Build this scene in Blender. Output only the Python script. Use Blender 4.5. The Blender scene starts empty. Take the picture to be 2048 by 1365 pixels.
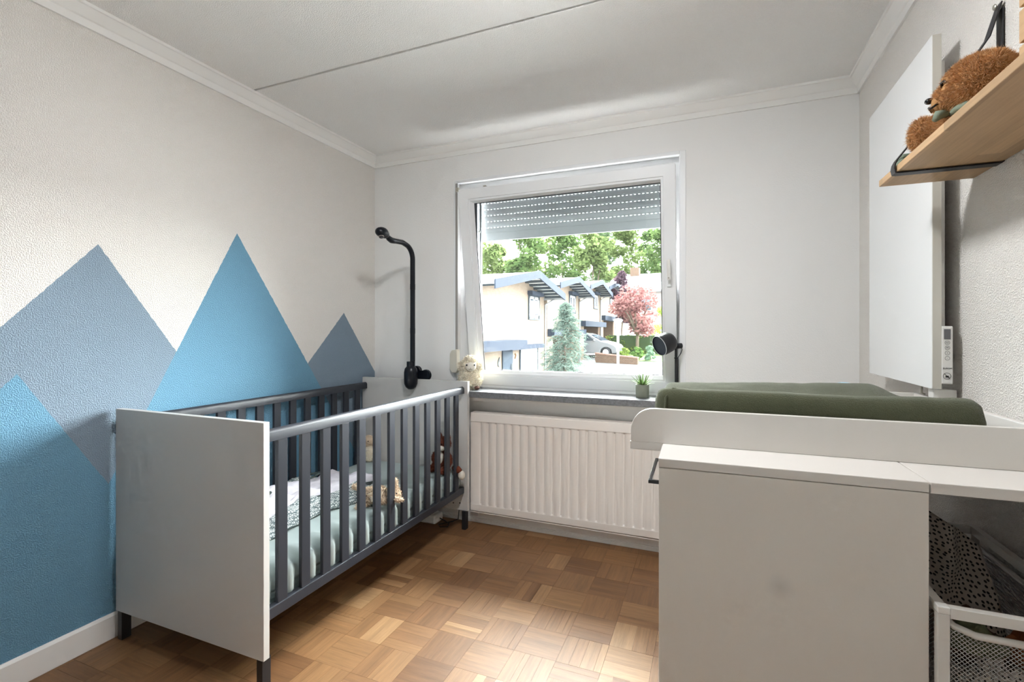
import bpy, bmesh, math, random
from mathutils import Vector, Matrix, noise
import numpy as np
random.seed(7); rng = np.random.default_rng(7)
PI = math.pi; R = math.radians
sc = bpy.context.scene; COL = sc.collection

# ------------------------------------------------------------------ camera
cd = bpy.data.cameras.new('camera'); cam = bpy.data.objects.new('camera', cd); COL.objects.link(cam)
cam.location = (0, 0, 1.2); cam.rotation_euler = (R(90), 0, 0.387956)
cd.sensor_width = 36; cd.lens = 36*968.83/2048; cd.shift_y = -17.8/2048; cd.clip_start = .02; cd.clip_end = 400
sc.camera = cam
# ------------------------------------------------------------------ sky: bright even overcast
w = bpy.data.worlds.new('sky'); sc.world = w; w.use_nodes = True
bg = w.node_tree.nodes['Background']; bg.inputs[0].default_value = (0.91, 0.96, 1.0, 1); bg.inputs[1].default_value = 3.0
# very wide soft light added beyond the houses to brighten the room
sd = bpy.data.lights.new('fill_sun', 'SUN'); sd.energy = 27.0; sd.angle = R(82.0); sd.color = (1, 1, 1)
so = bpy.data.objects.new('fill_sun', sd); COL.objects.link(so); so.rotation_euler = (R(-64.0), 0, R(-5.0)); so.location = (0, 12, 9)
# window portal (emits nothing; guides the sky light into the room)
pd = bpy.data.lights.new('window_portal', 'AREA'); pd.shape = 'RECTANGLE'; pd.size = 1.5; pd.size_y = 1.42; pd.cycles.is_portal = True
po = bpy.data.objects.new('window_portal', pd); COL.objects.link(po); po.location = (-.834, 3.07, 1.51); po.rotation_euler = (R(-90), 0, 0)

# ------------------------------------------------------------------ exposure
vs = sc.view_settings; vs.view_transform = 'Standard'; vs.look = 'None'; vs.exposure = 1.88; vs.gamma = 1; vs.use_curve_mapping = False
sc.cycles.max_bounces = 8; sc.cycles.diffuse_bounces = 5; sc.cycles.use_adaptive_sampling = True; sc.cycles.adaptive_threshold = .06; sc.cycles.adaptive_min_samples = 16; sc.cycles.glossy_bounces = 3; sc.cycles.transparent_max_bounces = 10
sc.cycles.use_denoising = True; sc.cycles.sample_clamp_indirect = 8; sc.cycles.caustics_reflective = False; sc.cycles.caustics_refractive = False

# ------------------------------------------------------------------ helpers
WL = {}
def new_obj(name, data, parent=None, local=False):
    o = bpy.data.objects.new(name, data); COL.objects.link(o)
    if parent is not None:
        o.parent = parent
    WL[o] = WL.get(parent, Vector()) if parent is not None else Vector()
    return o
def tag(o, label=None, cat=None, group=None, kind=None):
    if label: o['label'] = label
    if cat: o['category'] = cat
    if group: o['group'] = group
    if kind: o['kind'] = kind
    return o
def thing(name, label, cat, loc=(0, 0, 0), rotz=0, group=None):
    o = bpy.data.objects.new(name, None); COL.objects.link(o)
    o.location = loc; o.rotation_euler = (0, 0, rotz); o.empty_display_size = .05; WL[o] = Vector(loc)
    return tag(o, label, cat, group)
def struct(name, loc=(0, 0, 0)):
    o = bpy.data.objects.new(name, None); COL.objects.link(o); o.location = loc; WL[o] = Vector(loc); o['kind'] = 'structure'; return o

class MB:
    def __init__(s): s.v = []; s.f = []
    def add(s, vs_, fs): 
        n = len(s.v); s.v += [tuple(p) for p in vs_]; s.f += [tuple(i+n for i in f) for f in fs]; return s
    def box(s, x0, x1, y0, y1, z0, z1):
        return s.add([(x0,y0,z0),(x1,y0,z0),(x1,y1,z0),(x0,y1,z0),(x0,y0,z1),(x1,y0,z1),(x1,y1,z1),(x0,y1,z1)],
                     [(0,3,2,1),(4,5,6,7),(0,1,5,4),(1,2,6,5),(2,3,7,6),(3,0,4,7)])
    def prism(s, pts, axis, a, b):
        """polygon pts (2D) extruded along axis from a to b; 2D axes follow in xyz order"""
        n = len(pts)
        def P(p, t):
            return {'x': (t, p[0], p[1]), 'y': (p[0], t, p[1]), 'z': (p[0], p[1], t)}[axis]
        vv = [P(p, a) for p in pts]+[P(p, b) for p in pts]
        ff = [tuple(range(n))[::-1], tuple(range(n, 2*n))]+[(i, (i+1) % n, n+(i+1) % n, n+i) for i in range(n)]
        return s.add(vv, ff)
    def tube(s, pts, r, n=10, cap=True, flat=None):
        pts = [Vector(p) for p in pts]; m = len(pts)
        rs = r if isinstance(r, (list, tuple)) else [r]*m
        up = Vector((0, 0, 1)); t0 = (pts[1]-pts[0]).normalized()
        if abs(t0.dot(up)) > .95: up = Vector((1, 0, 0))
        u = t0.cross(up).normalized(); vv = []; 
        for i, p in enumerate(pts):
            t = (pts[min(i+1, m-1)]-pts[max(i-1, 0)]).normalized()
            u = (u-t*u.dot(t)).normalized(); b = t.cross(u)
            for k in range(n):
                a = 2*PI*k/n; vv.append(p+(u*math.cos(a)+b*math.sin(a))*rs[i])
        ff = []
        for i in range(m-1):
            for k in range(n):
                ff.append((i*n+k, i*n+(k+1) % n, (i+1)*n+(k+1) % n, (i+1)*n+k))
        if cap: ff += [tuple(range(n))[::-1], tuple(range((m-1)*n, m*n))]
        return s.add(vv, ff)
    def lathe(s, prof, c, axis=(0, 0, 1), n=24, cap=True):
        """prof: list of (radius, height along axis)"""
        ax = Vector(axis).normalized(); q = Vector((0, 0, 1)).rotation_difference(ax); c = Vector(c); vv = []
        for r, h in prof:
            for k in range(n):
                a = 2*PI*k/n; vv.append(c+q @ Vector((r*math.cos(a), r*math.sin(a), h)))
        ff = []
        for i in range(len(prof)-1):
            for k in range(n):
                ff.append((i*n+k, i*n+(k+1) % n, (i+1)*n+(k+1) % n, (i+1)*n+k))
        if cap: ff += [tuple(range(n))[::-1], tuple(range((len(prof)-1)*n, len(prof)*n))]
        return s.add(vv, ff)
    def sphere(s, c, r, n=16, m=10):
        r = (r, r, r) if not isinstance(r, (tuple, list)) else r; vv = []; 
        for i in range(m+1):
            th = PI*i/m
            for k in range(n):
                a = 2*PI*k/n; vv.append((c[0]+r[0]*math.sin(th)*math.cos(a), c[1]+r[1]*math.sin(th)*math.sin(a), c[2]-r[2]*math.cos(th)))
        return s.add(vv, [(i*n+k, i*n+(k+1) % n, (i+1)*n+(k+1) % n, (i+1)*n+k) for i in range(m) for k in range(n)])
    def grid(s, fn, nu, nv, closed_u=False):
        n0 = [fn(i/nu, j/nv) for i in range(nu+1) for j in range(nv+1)]
        return s.add(n0, [(i*(nv+1)+j, (i+1)*(nv+1)+j, (i+1)*(nv+1)+j+1, i*(nv+1)+j+1) for i in range(nu) for j in range(nv)])
    def mesh(s, name, mat, smooth=False, off=(0, 0, 0)):
        me = bpy.data.meshes.new(name); o = off
        me.from_pydata([(p[0]-o[0], p[1]-o[1], p[2]-o[2]) for p in s.v], [], s.f)
        if mat: me.materials.append(mat)
        me.validate(); me.update()
        if smooth: me.polygons.foreach_set('use_smooth', [True]*len(me.polygons))
        return me
    def build(s, name, mat, parent=None, smooth=False, bevel=0, seg=2, local=False, solid=0, subsurf=0, recalc=True):
        off = (0, 0, 0) if (local or parent is None) else WL[parent]
        me = s.mesh(name, mat, smooth, off)
        if recalc:
            bm = bmesh.new(); bm.from_mesh(me); bmesh.ops.remove_doubles(bm, verts=bm.verts, dist=1e-6); bmesh.ops.recalc_face_normals(bm, faces=bm.faces); bm.to_mesh(me); bm.free()
        if smooth == 'auto': me.polygons.foreach_set('use_smooth', [True]*len(me.polygons)); 
        o = new_obj(name, me, parent)
        if solid:
            m = o.modifiers.new('solid', 'SOLIDIFY'); m.thickness = solid; m.offset = 0
        if bevel:
            m = o.modifiers.new('bevel', 'BEVEL'); m.width = bevel; m.segments = seg; m.limit_method = 'ANGLE'; m.angle_limit = R(35)
        if subsurf:
            m = o.modifiers.new('sub', 'SUBSURF'); m.levels = subsurf; m.render_levels = subsurf
        if smooth == 'auto':
            try: me.set_sharp_from_angle(angle=R(38))
            except Exception: pass
        return o
def box(name, mat, parent, x0, x1, y0, y1, z0, z1, bevel=.0015, **k):
    return MB().box(x0, x1, y0, y1, z0, z1).build(name, mat, parent, bevel=bevel, **k)

def blob_mesh(ells, voxel=.006, smooth=4):
    """one continuous surface grown from ellipsoids: (center, radii[, rotation euler])"""
    mb = MB()
    for e in ells:
        c, r = e[0], e[1]
        r = (r, r, r) if not isinstance(r, (tuple, list)) else r
        t = MB().sphere((0, 0, 0), r, 20, 14)
        M = Matrix.Translation(c) @ (Matrix.Identity(4) if len(e) < 3 else Matrix(__import__('mathutils').Euler(e[2]).to_matrix().to_4x4()))
        mb.add([M @ Vector(p) for p in t.v], t.f)
    me = mb.mesh('tmp', None); o = bpy.data.objects.new('tmp', me); COL.objects.link(o)
    m = o.modifiers.new('r', 'REMESH'); m.mode = 'VOXEL'; m.voxel_size = voxel
    m = o.modifiers.new('s', 'SMOOTH'); m.factor = .5; m.iterations = smooth
    dg = bpy.context.evaluated_depsgraph_get(); out = bpy.data.meshes.new_from_object(o.evaluated_get(dg))
    bpy.data.objects.remove(o); bpy.data.meshes.remove(me)
    out.polygons.foreach_set('use_smooth', [True]*len(out.polygons))
    return out
def blob(name, ells, mat, parent, voxel=.006, smooth=4, local=True):
    me = blob_mesh(ells, voxel, smooth); me.name = name; me.materials.clear(); me.materials.append(mat)
    if not local: me.transform(Matrix.Translation(-WL[parent]))
    return new_obj(name, me, parent)
def fur(body, mat, n, length, width, lay=(0, 0, -.4), curl=.35, seed=1, keep=None, name='fur'):
    """short pile standing on a body's surface, joined as one part"""
    me = body.data; me.calc_loop_triangles(); rg = np.random.default_rng(seed)
    co = np.empty(len(me.vertices)*3); me.vertices.foreach_get('co', co); co = co.reshape(-1, 3)
    tr = np.empty(len(me.loop_triangles)*3, dtype=np.int32); me.loop_triangles.foreach_get('vertices', tr); tr = tr.reshape(-1, 3)
    a, b, c = co[tr[:, 0]], co[tr[:, 1]], co[tr[:, 2]]; nr = np.cross(b-a, c-a); ar = np.linalg.norm(nr, axis=1); nr /= np.maximum(ar, 1e-12)[:, None]
    idx = rg.choice(len(tr), n, p=ar/ar.sum()); u, v = rg.random(n), rg.random(n); fl = u+v > 1; u[fl], v[fl] = 1-u[fl], 1-v[fl]
    P = a[idx]+(b-a)[idx]*u[:, None]+(c-a)[idx]*v[:, None]; N = nr[idx]
    if keep is not None:
        k = np.array([keep(p) for p in P]); P, N = P[k], N[k]; n = len(P)
    L = length*(.6+.7*rg.random(n))[:, None]
    J = rg.normal(0, curl, (n, 3))+np.array(lay); D = N+J*.6; D /= np.linalg.norm(D, axis=1)[:, None]
    T = np.cross(N, rg.normal(0, 1, (n, 3))); T /= np.linalg.norm(T, axis=1)[:, None]
    W = width*(.7+.6*rg.random(n))[:, None]
    mid = P+N*L*.45+D*L*.15; tip = P+N*L*.4+D*L*.6+rg.normal(0, .18, (n, 3))*L
    B = P-N*L*.1
    vv = np.stack([B-T*W, B+T*W, mid+T*W*.7, mid-T*W*.7, tip], 1).reshape(-1, 3)
    m2 = bpy.data.meshes.new(name); base = np.arange(n)*5
    ff = [f for i in base.tolist() for f in ((i, i+1, i+2, i+3), (i+3, i+2, i+4))]
    m2.from_pydata(vv.tolist(), [], ff); m2.materials.append(mat); m2.update()
    o = new_obj(name, m2, body); o['kind'] = 'stuff'; return o

# ------------------------------------------------------------------ materials
def srgb(r, g, b): return tuple(((x/255/12.92) if x/255 <= .04045 else ((x/255+.055)/1.055)**2.4) for x in (r, g, b))
class NT:
    def __init__(s, name):
        s.m = bpy.data.materials.new(name); s.m.use_nodes = True; s.t = s.m.node_tree; s.t.nodes.clear()
        s.out = s.n('ShaderNodeOutputMaterial')
    def n(s, t, **k):
        x = s.t.nodes.new(t)
        for a, b in k.items(): setattr(x, a, b)
        return x
    def l(s, a, b): s.t.links.new(a, b)
    def math(s, op, a, b=None, c=None, clamp=False):
        x = s.n('ShaderNodeMath', operation=op); x.use_clamp = clamp
        for i, v in enumerate((a, b, c)):
            if v is None: continue
            if isinstance(v, (int, float)): x.inputs[i].default_value = v
            else: s.l(v, x.inputs[i])
        return x.outputs[0]
    def mix(s, f, a, b):
        x = s.n('ShaderNodeMix', data_type='RGBA')
        for sock, v in ((x.inputs[0], f), (x.inputs[6], a), (x.inputs[7], b)):
            if isinstance(v, (int, float)): sock.default_value = v
            elif isinstance(v, tuple): sock.default_value = (*v[:3], 1)
            else: s.l(v, sock)
        return x.outputs[2]
    def ramp(s, f, stops):
        x = s.n('ShaderNodeValToRGB'); e = x.color_ramp.elements
        while len(e) < len(stops): e.new(.5)
        for el, (p, c) in zip(e, stops): el.position = p; el.color = (*c[:3], 1) if isinstance(c, tuple) else (c, c, c, 1)
        s.l(f, x.inputs[0]); return x.outputs[0]
    def noise(s, vec, scale, detail=2, rough=.5, out=0):
        x = s.n('ShaderNodeTexNoise'); x.inputs['Scale'].default_value = scale; x.inputs['Detail'].default_value = detail; x.inputs['Roughness'].default_value = rough
        if vec is not None: s.l(vec, x.inputs['Vector'])
        return x.outputs[out]
    def principled(s, color, rough=.5, metal=0, spec=.5, sheen=0, bump=None, strength=.2, dist=.01, trans=0):
        p = s.n('ShaderNodeBsdfPrincipled')
        if isinstance(color, tuple): p.inputs['Base Color'].default_value = (*color[:3], 1)
        else: s.l(color, p.inputs['Base Color'])
        if isinstance(rough, (int, float)): p.inputs['Roughness'].default_value = rough
        else: s.l(rough, p.inputs['Roughness'])
        p.inputs['Metallic'].default_value = metal; p.inputs['Specular IOR Level'].default_value = spec
        if sheen: p.inputs['Sheen Weight'].default_value = sheen; p.inputs['Sheen Roughness'].default_value = .5
        if bump is not None:
            b = s.n('ShaderNodeBump'); b.inputs['Strength'].default_value = strength; b.inputs['Distance'].default_value = dist
            s.l(bump, b.inputs['Height']); s.l(b.outputs[0], p.inputs['Normal'])
        s.l(p.outputs[0], s.out.inputs[0]); return p
def pos(n): return n.n('ShaderNodeNewGeometry').outputs['Position']
def objc(n): return n.n('ShaderNodeTexCoord').outputs['Object']
def mat(name, color, rough=.5, metal=0, spec=.5, var=0, vscale=6, bscale=0, bstr=.2, bdist=.004, sheen=0, coord='pos'):
    n = NT(name); v = pos(n) if coord == 'pos' else objc(n); c = color
    if var:
        f = n.noise(v, vscale, 4, .6)
        c = n.mix(n.math('MULTIPLY_ADD', f, 2.0, -.5, clamp=True), tuple(x*(1-var) for x in color), tuple(min(1, x*(1+var)) for x in color))
    b = n.noise(v, bscale, 3, .6) if bscale else None
    n.principled(c, rough, metal, spec, sheen, b, bstr, bdist)
    return n.m

M = {}
WHITE = (.80, .78, .74)
def stucco(name, color_fn, scale=180, strength=.6, dist=.004):
    n = NT(name); v = pos(n)
    h = n.ramp(n.noise(v, scale*1.3, 1.0, .5), [(.40, 0.0), (.64, 1.0)])
    n.principled(color_fn(n, v), .85, spec=.25, bump=h, strength=strength, dist=dist); return n.m
M['wall'] = stucco('white_stucco', lambda n, v: (.83, .80, .76))
M['wall_back'] = stucco('white_wallpaper', lambda n, v: (.83, .825, .815), 120, .12, .002)
M['ceiling'] = stucco('white_ceiling_spray', lambda n, v: (.90, .895, .885), 190, .55, .003)
def mountains(n, v):
    sp = n.n('ShaderNodeSeparateXYZ'); n.l(v, sp.inputs[0]); wob = n.math('MULTIPLY', n.math('SUBTRACT', n.noise(v, 55, 2), .5), .012)
    y = sp.outputs[1]; z = n.math('ADD', sp.outputs[2], wob)
    def tri(py, pz, sl, sr):
        d = n.math('SUBTRACT', y, py)
        lim_l = n.math('MULTIPLY_ADD', d, sl, pz); lim_r = n.math('MULTIPLY_ADD', d, -sr, pz)
        return n.math('LESS_THAN', z, n.math('MINIMUM', lim_l, lim_r))
    grey = (.178, .262, .345); blue = (.125, .305, .435)
    grey = (.238, .315, .390); blue = (.165, .345, .485)
    c = n.mix(tri(1.121, 1.538, 1.162, 1.438), (.83, .80, .76), grey)
    c = n.mix(tri(2.469, 1.323, 1.017, 1.290), c, grey)
    c = n.mix(tri(1.711, 1.691, 1.955, 1.475), c, blue)
    c = n.mix(tri(.885, 1.058, 1.12, 1.67), c, blue)
    return c
M['mural'] = stucco('stucco_with_mountain_mural', mountains)
M['paint'] = mat('white_painted_wood', (.85, .84, .82), .5)
M['pvc'] = mat('white_pvc', (.82, .83, .84), .32)
M['gasket'] = mat('black_rubber', (.015, .016, .02), .6)
M['alu'] = mat('light_grey_aluminium', (.60, .62, .65), .5, .0)
M['steel'] = mat('steel', (.5, .47, .4), .35, .9)
M['stone'] = mat('grey_stone_sill', (.17, .175, .185), .35, var=.35, vscale=90, spec=.6)
M['radiator'] = mat('cream_radiator_enamel', (.80, .745, .70), .4)
M['laminate'] = mat('greige_laminate', (.69, .665, .63), .42, bscale=300, bstr=.03)
M['crib_panel'] = mat('grey_laminate', (.565, .555, .54), .42, bscale=300, bstr=.03)
M['charcoal'] = mat('charcoal_lacquered_wood', (.027, .030, .039), .42, spec=.35)
M['blackmetal'] = mat('black_metal', (.012, .013, .016), .45)
M['blackplastic'] = mat('black_plastic', (.006, .008, .013), .3, spec=.35)
M['sheet'] = mat('sage_jersey_sheet', (.40, .475, .475), .9, bscale=420, bstr=.15, bdist=.001)
M['white_plastic'] = mat('white_plastic', (.80, .79, .76), .35)
M['heater'] = mat('white_heater_panel', (.84, .85, .85), .35)
M['heater_edge'] = mat('beige_heater_edge', (.60, .58, .52), .45)
# ================================================================== ROOM SHELL
XL, XR, YB, YF, ZC, ZK = -2.175, .663, 2.78, -.80, 2.42, 2.345
MB().box(XL-.2, XL, YF-.2, YB+.3, -.05, 2.7).build('wall_left', M['mural'])['kind'] = 'structure'
MB().box(XR, XR+.2, YF-.2, YB+.3, -.05, 2.7).build('wall_right', M['wall'])['kind'] = 'structure'
WX0, WX1, WZ0, WZ1 = -1.548, -.12, .80, 2.185
wb = MB()
wb.box(XL-.2, WX0, YB, YB+.3, -.05, 2.7).box(WX1, XR+.2, YB, YB+.3, -.05, 2.7).box(WX0, WX1, YB, YB+.3, -.05, WZ0).box(WX0, WX1, YB, YB+.3, WZ1, 2.7)
wb.build('wall_back', M['wall_back'])['kind'] = 'structure'
# wall behind the camera with the door of the room
wf = MB(); wf.box(XL-.2, -.75, YF-.1, YF, -.05, 2.7).box(.12, XR+.2, YF-.1, YF, -.05, 2.7).box(-.75, .12, YF-.1, YF, 2.06, 2.7)
wf.build('wall_front', mat('bounce_cutting_paint', (.16, .21, .25), .85))['kind'] = 'structure'  # dark colour given to this unseen wall to cut bounced light
d = struct('door_1', (-.315, YF-.05, 0))
box('door_leaf', M['paint'], d, -.74, .11, YF-.075, YF-.035, .005, 2.05)
dh = MB().box(-.70, -.66, YF-.035, YF-.027, .95, 1.15).build('handle_plate', M['steel'], d, bevel=.002)
MB().tube([(-.68, YF-.03, 1.08), (-.68, YF+.015, 1.08), (-.60, YF+.02, 1.08)], .008, 8).build('door_handle', M['steel'], d, smooth=True)
# ceiling: two slabs with an open joint
ce = struct('ceiling', (-.75, 1, ZC))
MB().box(XL-.1, XR+.1, YF-.1, YB+.1, ZC+.012, ZC+.2).build('ceiling_backing', mat('grey_joint_filler', (.50, .49, .47), .9), ce)
MB().box(XL, XR, 1.777, YB, ZC, ZC+.013).build('ceiling_panel', M['ceiling'], ce, bevel=.002)
MB().box(XL, XR, YF, 1.765, ZC, ZC+.013).build('ceiling_panel', M['ceiling'], ce, bevel=.002)
# cornices
prof = [(0, ZK), (.010, ZK), (.012, ZK+.028), (.018, ZK+.032), (.044, ZC-.014), (.050, ZC-.012), (.050, ZC), (0, ZC)]
MB().prism([(XL+a, z) for a, z in prof], 'y', YF, YB).build('trim_1', M['paint'])['kind'] = 'structure'
MB().prism([(YB-a, z) for a, z in prof], 'x', XL, XR).build('trim_2', M['paint'])['kind'] = 'structure'
MB().prism([(XR-a, z) for a, z in prof], 'y', YF, YB).build('trim_3', M['paint'])['kind'] = 'structure'
# baseboards
b = MB().prism([(XL, 0), (XL+.012, 0), (XL+.012, .088), (XL+.006, .098), (XL, .098)], 'y', YF, YB).build('baseboard_left', M['paint'], bevel=.001); b['kind'] = 'structure'
b = MB().prism([(YB, 0), (YB-.036, 0), (YB-.036, .018), (YB-.032, .020), (YB-.032, .024), (YB-.026, .027), (YB-.026, .10), (YB, .10)], 'x', XL+.013, XR).build('baseboard_back', M['paint']); b['kind'] = 'structure'
b = MB().box(XR-.012, XR, YF, YB-.04, 0, .098).build('baseboard_right', M['paint'], bevel=.001); b['kind'] = 'structure'
# fill light added out of view, built like a flush ceiling fixture
cl_ = thing('fill_lamp', 'added fill light out of view, shaped as a flat round opal ceiling lamp', 'lamp', (-.50, 1.20, ZC))
MB().lathe([(.175, 0), (.185, -.004), (.185, -.020), (.175, -.024)], (-.50, 1.20, ZC), (0, 0, 1), 40).build('fill_lamp_base', M['white_plastic'], cl_, smooth='auto')
em = NT('fill_lamp_glow'); e_ = em.n('ShaderNodeEmission'); e_.inputs[0].default_value = (.975, .985, 1.0, 1); e_.inputs[1].default_value = 27.0; em.l(e_.outputs[0], em.out.inputs[0])
MB().lathe([(.172, -.022), (.170, -.040), (.155, -.054), (.11, -.064), (.05, -.068), (0, -.069)], (-.50, 1.20, ZC), (0, 0, 1), 40).build('fill_lamp_dome', em.m, cl_, smooth='auto')
# ------------------------------------------------------------------ parquet floor: squares of short oak strips, turned tile by tile
def oak(name, per_island=False, tone_boost=0):
    n = NT(name); v = pos(n)
    if per_island:
        rnd = n.n('ShaderNodeNewGeometry').outputs['Random Per Island']; diro = n.math('GREATER_THAN', n.math('FRACT', n.math('MULTIPLY', rnd, 7.31)), .5)
    else:
        at = n.n('ShaderNodeObjectInfo').outputs['Color']; s0 = n.n('ShaderNodeSeparateColor'); n.l(at, s0.inputs[0]); rnd = s0.outputs[0]; diro = s0.outputs[1]
    sp = n.n('ShaderNodeSeparateXYZ'); n.l(v, sp.inputs[0])
    def mixv(f, a, b_): return n.math('ADD', n.math('MULTIPLY', n.math('SUBTRACT', 1, f), a), n.math('MULTIPLY', f, b_))
    al = mixv(diro, sp.outputs[0], sp.outputs[1]); ac = mixv(diro, sp.outputs[1], sp.outputs[0])
    cv = n.n('ShaderNodeCombineXYZ'); n.l(n.math('MULTIPLY_ADD', rnd, 37, n.math('MULTIPLY', al, 5.5)), cv.inputs[0]); n.l(n.math('MULTIPLY', ac, 95), cv.inputs[1]); n.l(n.math('MULTIPLY', rnd, 91), cv.inputs[2])
    g = n.noise(cv.outputs[0], 1.0, 4, .6)
    cv2 = n.n('ShaderNodeCombineXYZ'); n.l(n.math('MULTIPLY_ADD', rnd, 17, n.math('MULTIPLY', al, 3)), cv2.inputs[0]); n.l(n.math('MULTIPLY', ac, 22), cv2.inputs[1]); n.l(n.math('MULTIPLY', rnd, 53), cv2.inputs[2])
    g2 = n.noise(cv2.outputs[0], 1.0, 2, .5)
    cv3 = n.n('ShaderNodeCombineXYZ'); n.l(n.math('MULTIPLY', al, 25), cv3.inputs[0]); n.l(n.math('MULTIPLY', ac, 420), cv3.inputs[1]); n.l(n.math('MULTIPLY', rnd, 11), cv3.inputs[2])
    g3 = n.noise(cv3.outputs[0], 1.0, 2, .5)
    tone = n.ramp(rnd, [(0, (.155, .074, .031)), (.35, (.192, .096, .041)), (.6, (.225, .117, .051)), (.85, (.265, .145, .066)), (1, (.320, .188, .092))])
    k = n.math('ADD', n.math('MULTIPLY_ADD', g, .75, .38), n.math('MULTIPLY_ADD', g2, .6, -.05)); k = n.math('MULTIPLY', k, n.math('MULTIPLY_ADD', g3, .5, .76))
    c = n.n('ShaderNodeVectorMath', operation='SCALE'); n.l(tone, c.inputs[0]); n.l(k, c.inputs['Scale'])
    n.principled(c.outputs[0], n.math('MULTIPLY_ADD', g3, .2, .36), spec=.42, bump=g3, strength=.12, dist=.001); return n.m
M['oak_floor'] = oak('oak_parquet'); M['oak_floor_rest'] = oak('oak_parquet_rest', True)
fl = MB().box(XL, XR, YF, YB, -.05, -.009).build('floor', mat('parquet_joint', (.13, .075, .04), .9)); fl['kind'] = 'structure'
F_ = 968.83; cy_, sy_ = math.cos(.387956), math.sin(.387956)
def proj(x, y, z):
    lat = x*cy_+y*sy_; dep = -x*sy_+y*cy_
    return (1024+F_*lat/dep, 664.7-F_*(z-1.2)/dep) if dep > .05 else None
TX, TY, X0, Y0 = .1632, .1645, -1.3365, 1.3650
strips = []
for ix in range(-6, 14):
    for iy in range(-14, 10):
        x0, y0 = X0+ix*TX, Y0+iy*TY; x1, y1 = x0+TX, y0+TY
        if x1 <= XL or x0 >= XR or y1 <= YF or y0 >= YB: continue
        along_y = (ix+iy) % 2 == 1
        n = random.choice([1, 2, 2, 3, 3, 4]); ws = [random.uniform(.4, 1.8) for _ in range(n)]; tot = sum(ws); t = 0
        base = random.gauss(.47, .17)
        for q in ws:
            a, b_ = t/tot, (t+q)/tot; t += q
            if along_y: s_ = [x0+a*TX, x0+b_*TX, y0, y1]
            else: s_ = [x0, x1, y0+a*TY, y0+b_*TY]
            s_ = [max(XL, min(XR, s_[0])), max(XL, min(XR, s_[1])), max(YF, min(YB, s_[2])), max(YF, min(YB, s_[3]))]
            if s_[1]-s_[0] < .004 or s_[3]-s_[2] < .004: continue
            tone = min(1, max(0, base+random.gauss(0, .12)+(.22 if random.random() < .12 else 0)))
            p = proj((s_[0]+s_[1])/2, (s_[2]+s_[3])/2, 0); ar = 0
            if p and 0 < p[0] < 1330 and p[1] < 1375 and not (s_[0] < -1.45 and s_[2] > 1.5) and p[1] > 990:
                ar = (s_[1]-s_[0])*(s_[3]-s_[2])/(p[1] and 1)*(p[1]-660)**2
            strips.append((ar, s_, along_y, tone))
strips.sort(key=lambda q: -q[0])
unit = MB().box(-.5, .5, -.5, .5, -1, 0).mesh('parquet_strip', M['oak_floor'])
rest = MB()
for i, (ar, s_, ay, tone) in enumerate(strips):
    g = .00035; z = random.uniform(-.0004, 0)
    if i < 300 and ar > 0:
        o = bpy.data.objects.new('parquet_strip', unit); COL.objects.link(o); o.parent = fl
        o.location = ((s_[0]+s_[1])/2, (s_[2]+s_[3])/2, z); o.scale = (s_[1]-s_[0]-2*g, s_[3]-s_[2]-2*g, .0095); o.color = (tone, 1.0 if ay else 0.0, 0, 1)
    else: rest.box(s_[0]+g, s_[1]-g, s_[2]+g, s_[3]-g, -.0095, z)
ro = rest.build('parquet_remainder', M['oak_floor_rest'], fl, recalc=False); ro['kind'] = 'stuff'

# ================================================================== WINDOW
win = struct('window_1', (-.834, 2.87, .84))
# lining flush with the wall
ln = MB()
def ring(mb, x0, x1, z0, z1, wl, wr, wb_, wt, y0, y1):
    if wl: mb.box(x0, x0+wl, y0, y1, z0, z1)
    if wr: mb.box(x1-wr, x1, y0, y1, z0, z1)
    if wb_: mb.box(x0+wl, x1-wr, y0, y1, z0, z0+wb_)
    if wt: mb.box(x0+wl, x1-wr, y0, y1, z1-wt, z1)
    return mb
ring(ln, WX0, WX1, .84, WZ1, .022, .033, 0, .020, YB-.003, YB+.02).build('lining', M['pvc'], win, bevel=.004, seg=3)
ring(MB(), WX0, WX1, .80, WZ1, .088, .075, .075, .080, 2.872, 2.94).build('outer_frame', M['pvc'], win, bevel=.003)
ring(MB(), WX0+.086, WX1-.073, .873, 2.107, .006, .006, .006, .006, 2.868, 2.945).build('frame_gasket', M['gasket'], win)
# tilted sash, hinged at its foot
TH = R(8); SZ = .853
sash = None
def sash_mb(): return MB()
def rail(mb, x0, x1, v0, v1, wl, wr, wb_, wt, w0, w1): return ring(mb, x0, x1, v0, v1, wl, wr, wb_, wt, w0, w1)
SB = MB(); U0, U1, V1 = -1.468, -.170, 1.256
# mitred frame profile, four lengths
def mitre(mb, x0, x1, z0, z1, a, b_, ya, yb):
    o = [(x0, z0), (x1, z0), (x1, z1), (x0, z1)]; i = [(x0+a[0], z0+a[1]), (x1-a[2], z0+a[1]), (x1-a[2], z1-a[3]), (x0+a[0], z1-a[3])]
    j = [(x0+b_[0], z0+b_[1]), (x1-b_[2], z0+b_[1]), (x1-b_[2], z1-b_[3]), (x0+b_[0], z1-b_[3])]
    vv = [(p[0], ya, p[1]) for p in o]+[(p[0], ya, p[1]) for p in i]+[(p[0], yb, p[1]) for p in j]+[(p[0], yb, p[1]) for p in o]
    ff = []
    for k in range(4):
        n = (k+1) % 4
        ff += [(k, n, 4+n, 4+k), (4+k, 4+n, 8+n, 8+k), (8+k, 8+n, 12+n, 12+k), (12+k, 12+n, n, k)]
    return mb.add(vv, ff)
mitre(SB, U0, U1, 0, V1, (.062, .066, .064, .064), (.062, .066, .064, .064), 0, .068)
sash = SB.build('sash', M['pvc'], None, bevel=.003, local=True); sash.parent = win; sash.location = (0-win.location.x, 0, SZ-win.location.z); sash.rotation_euler = (TH, 0, 0)
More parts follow.
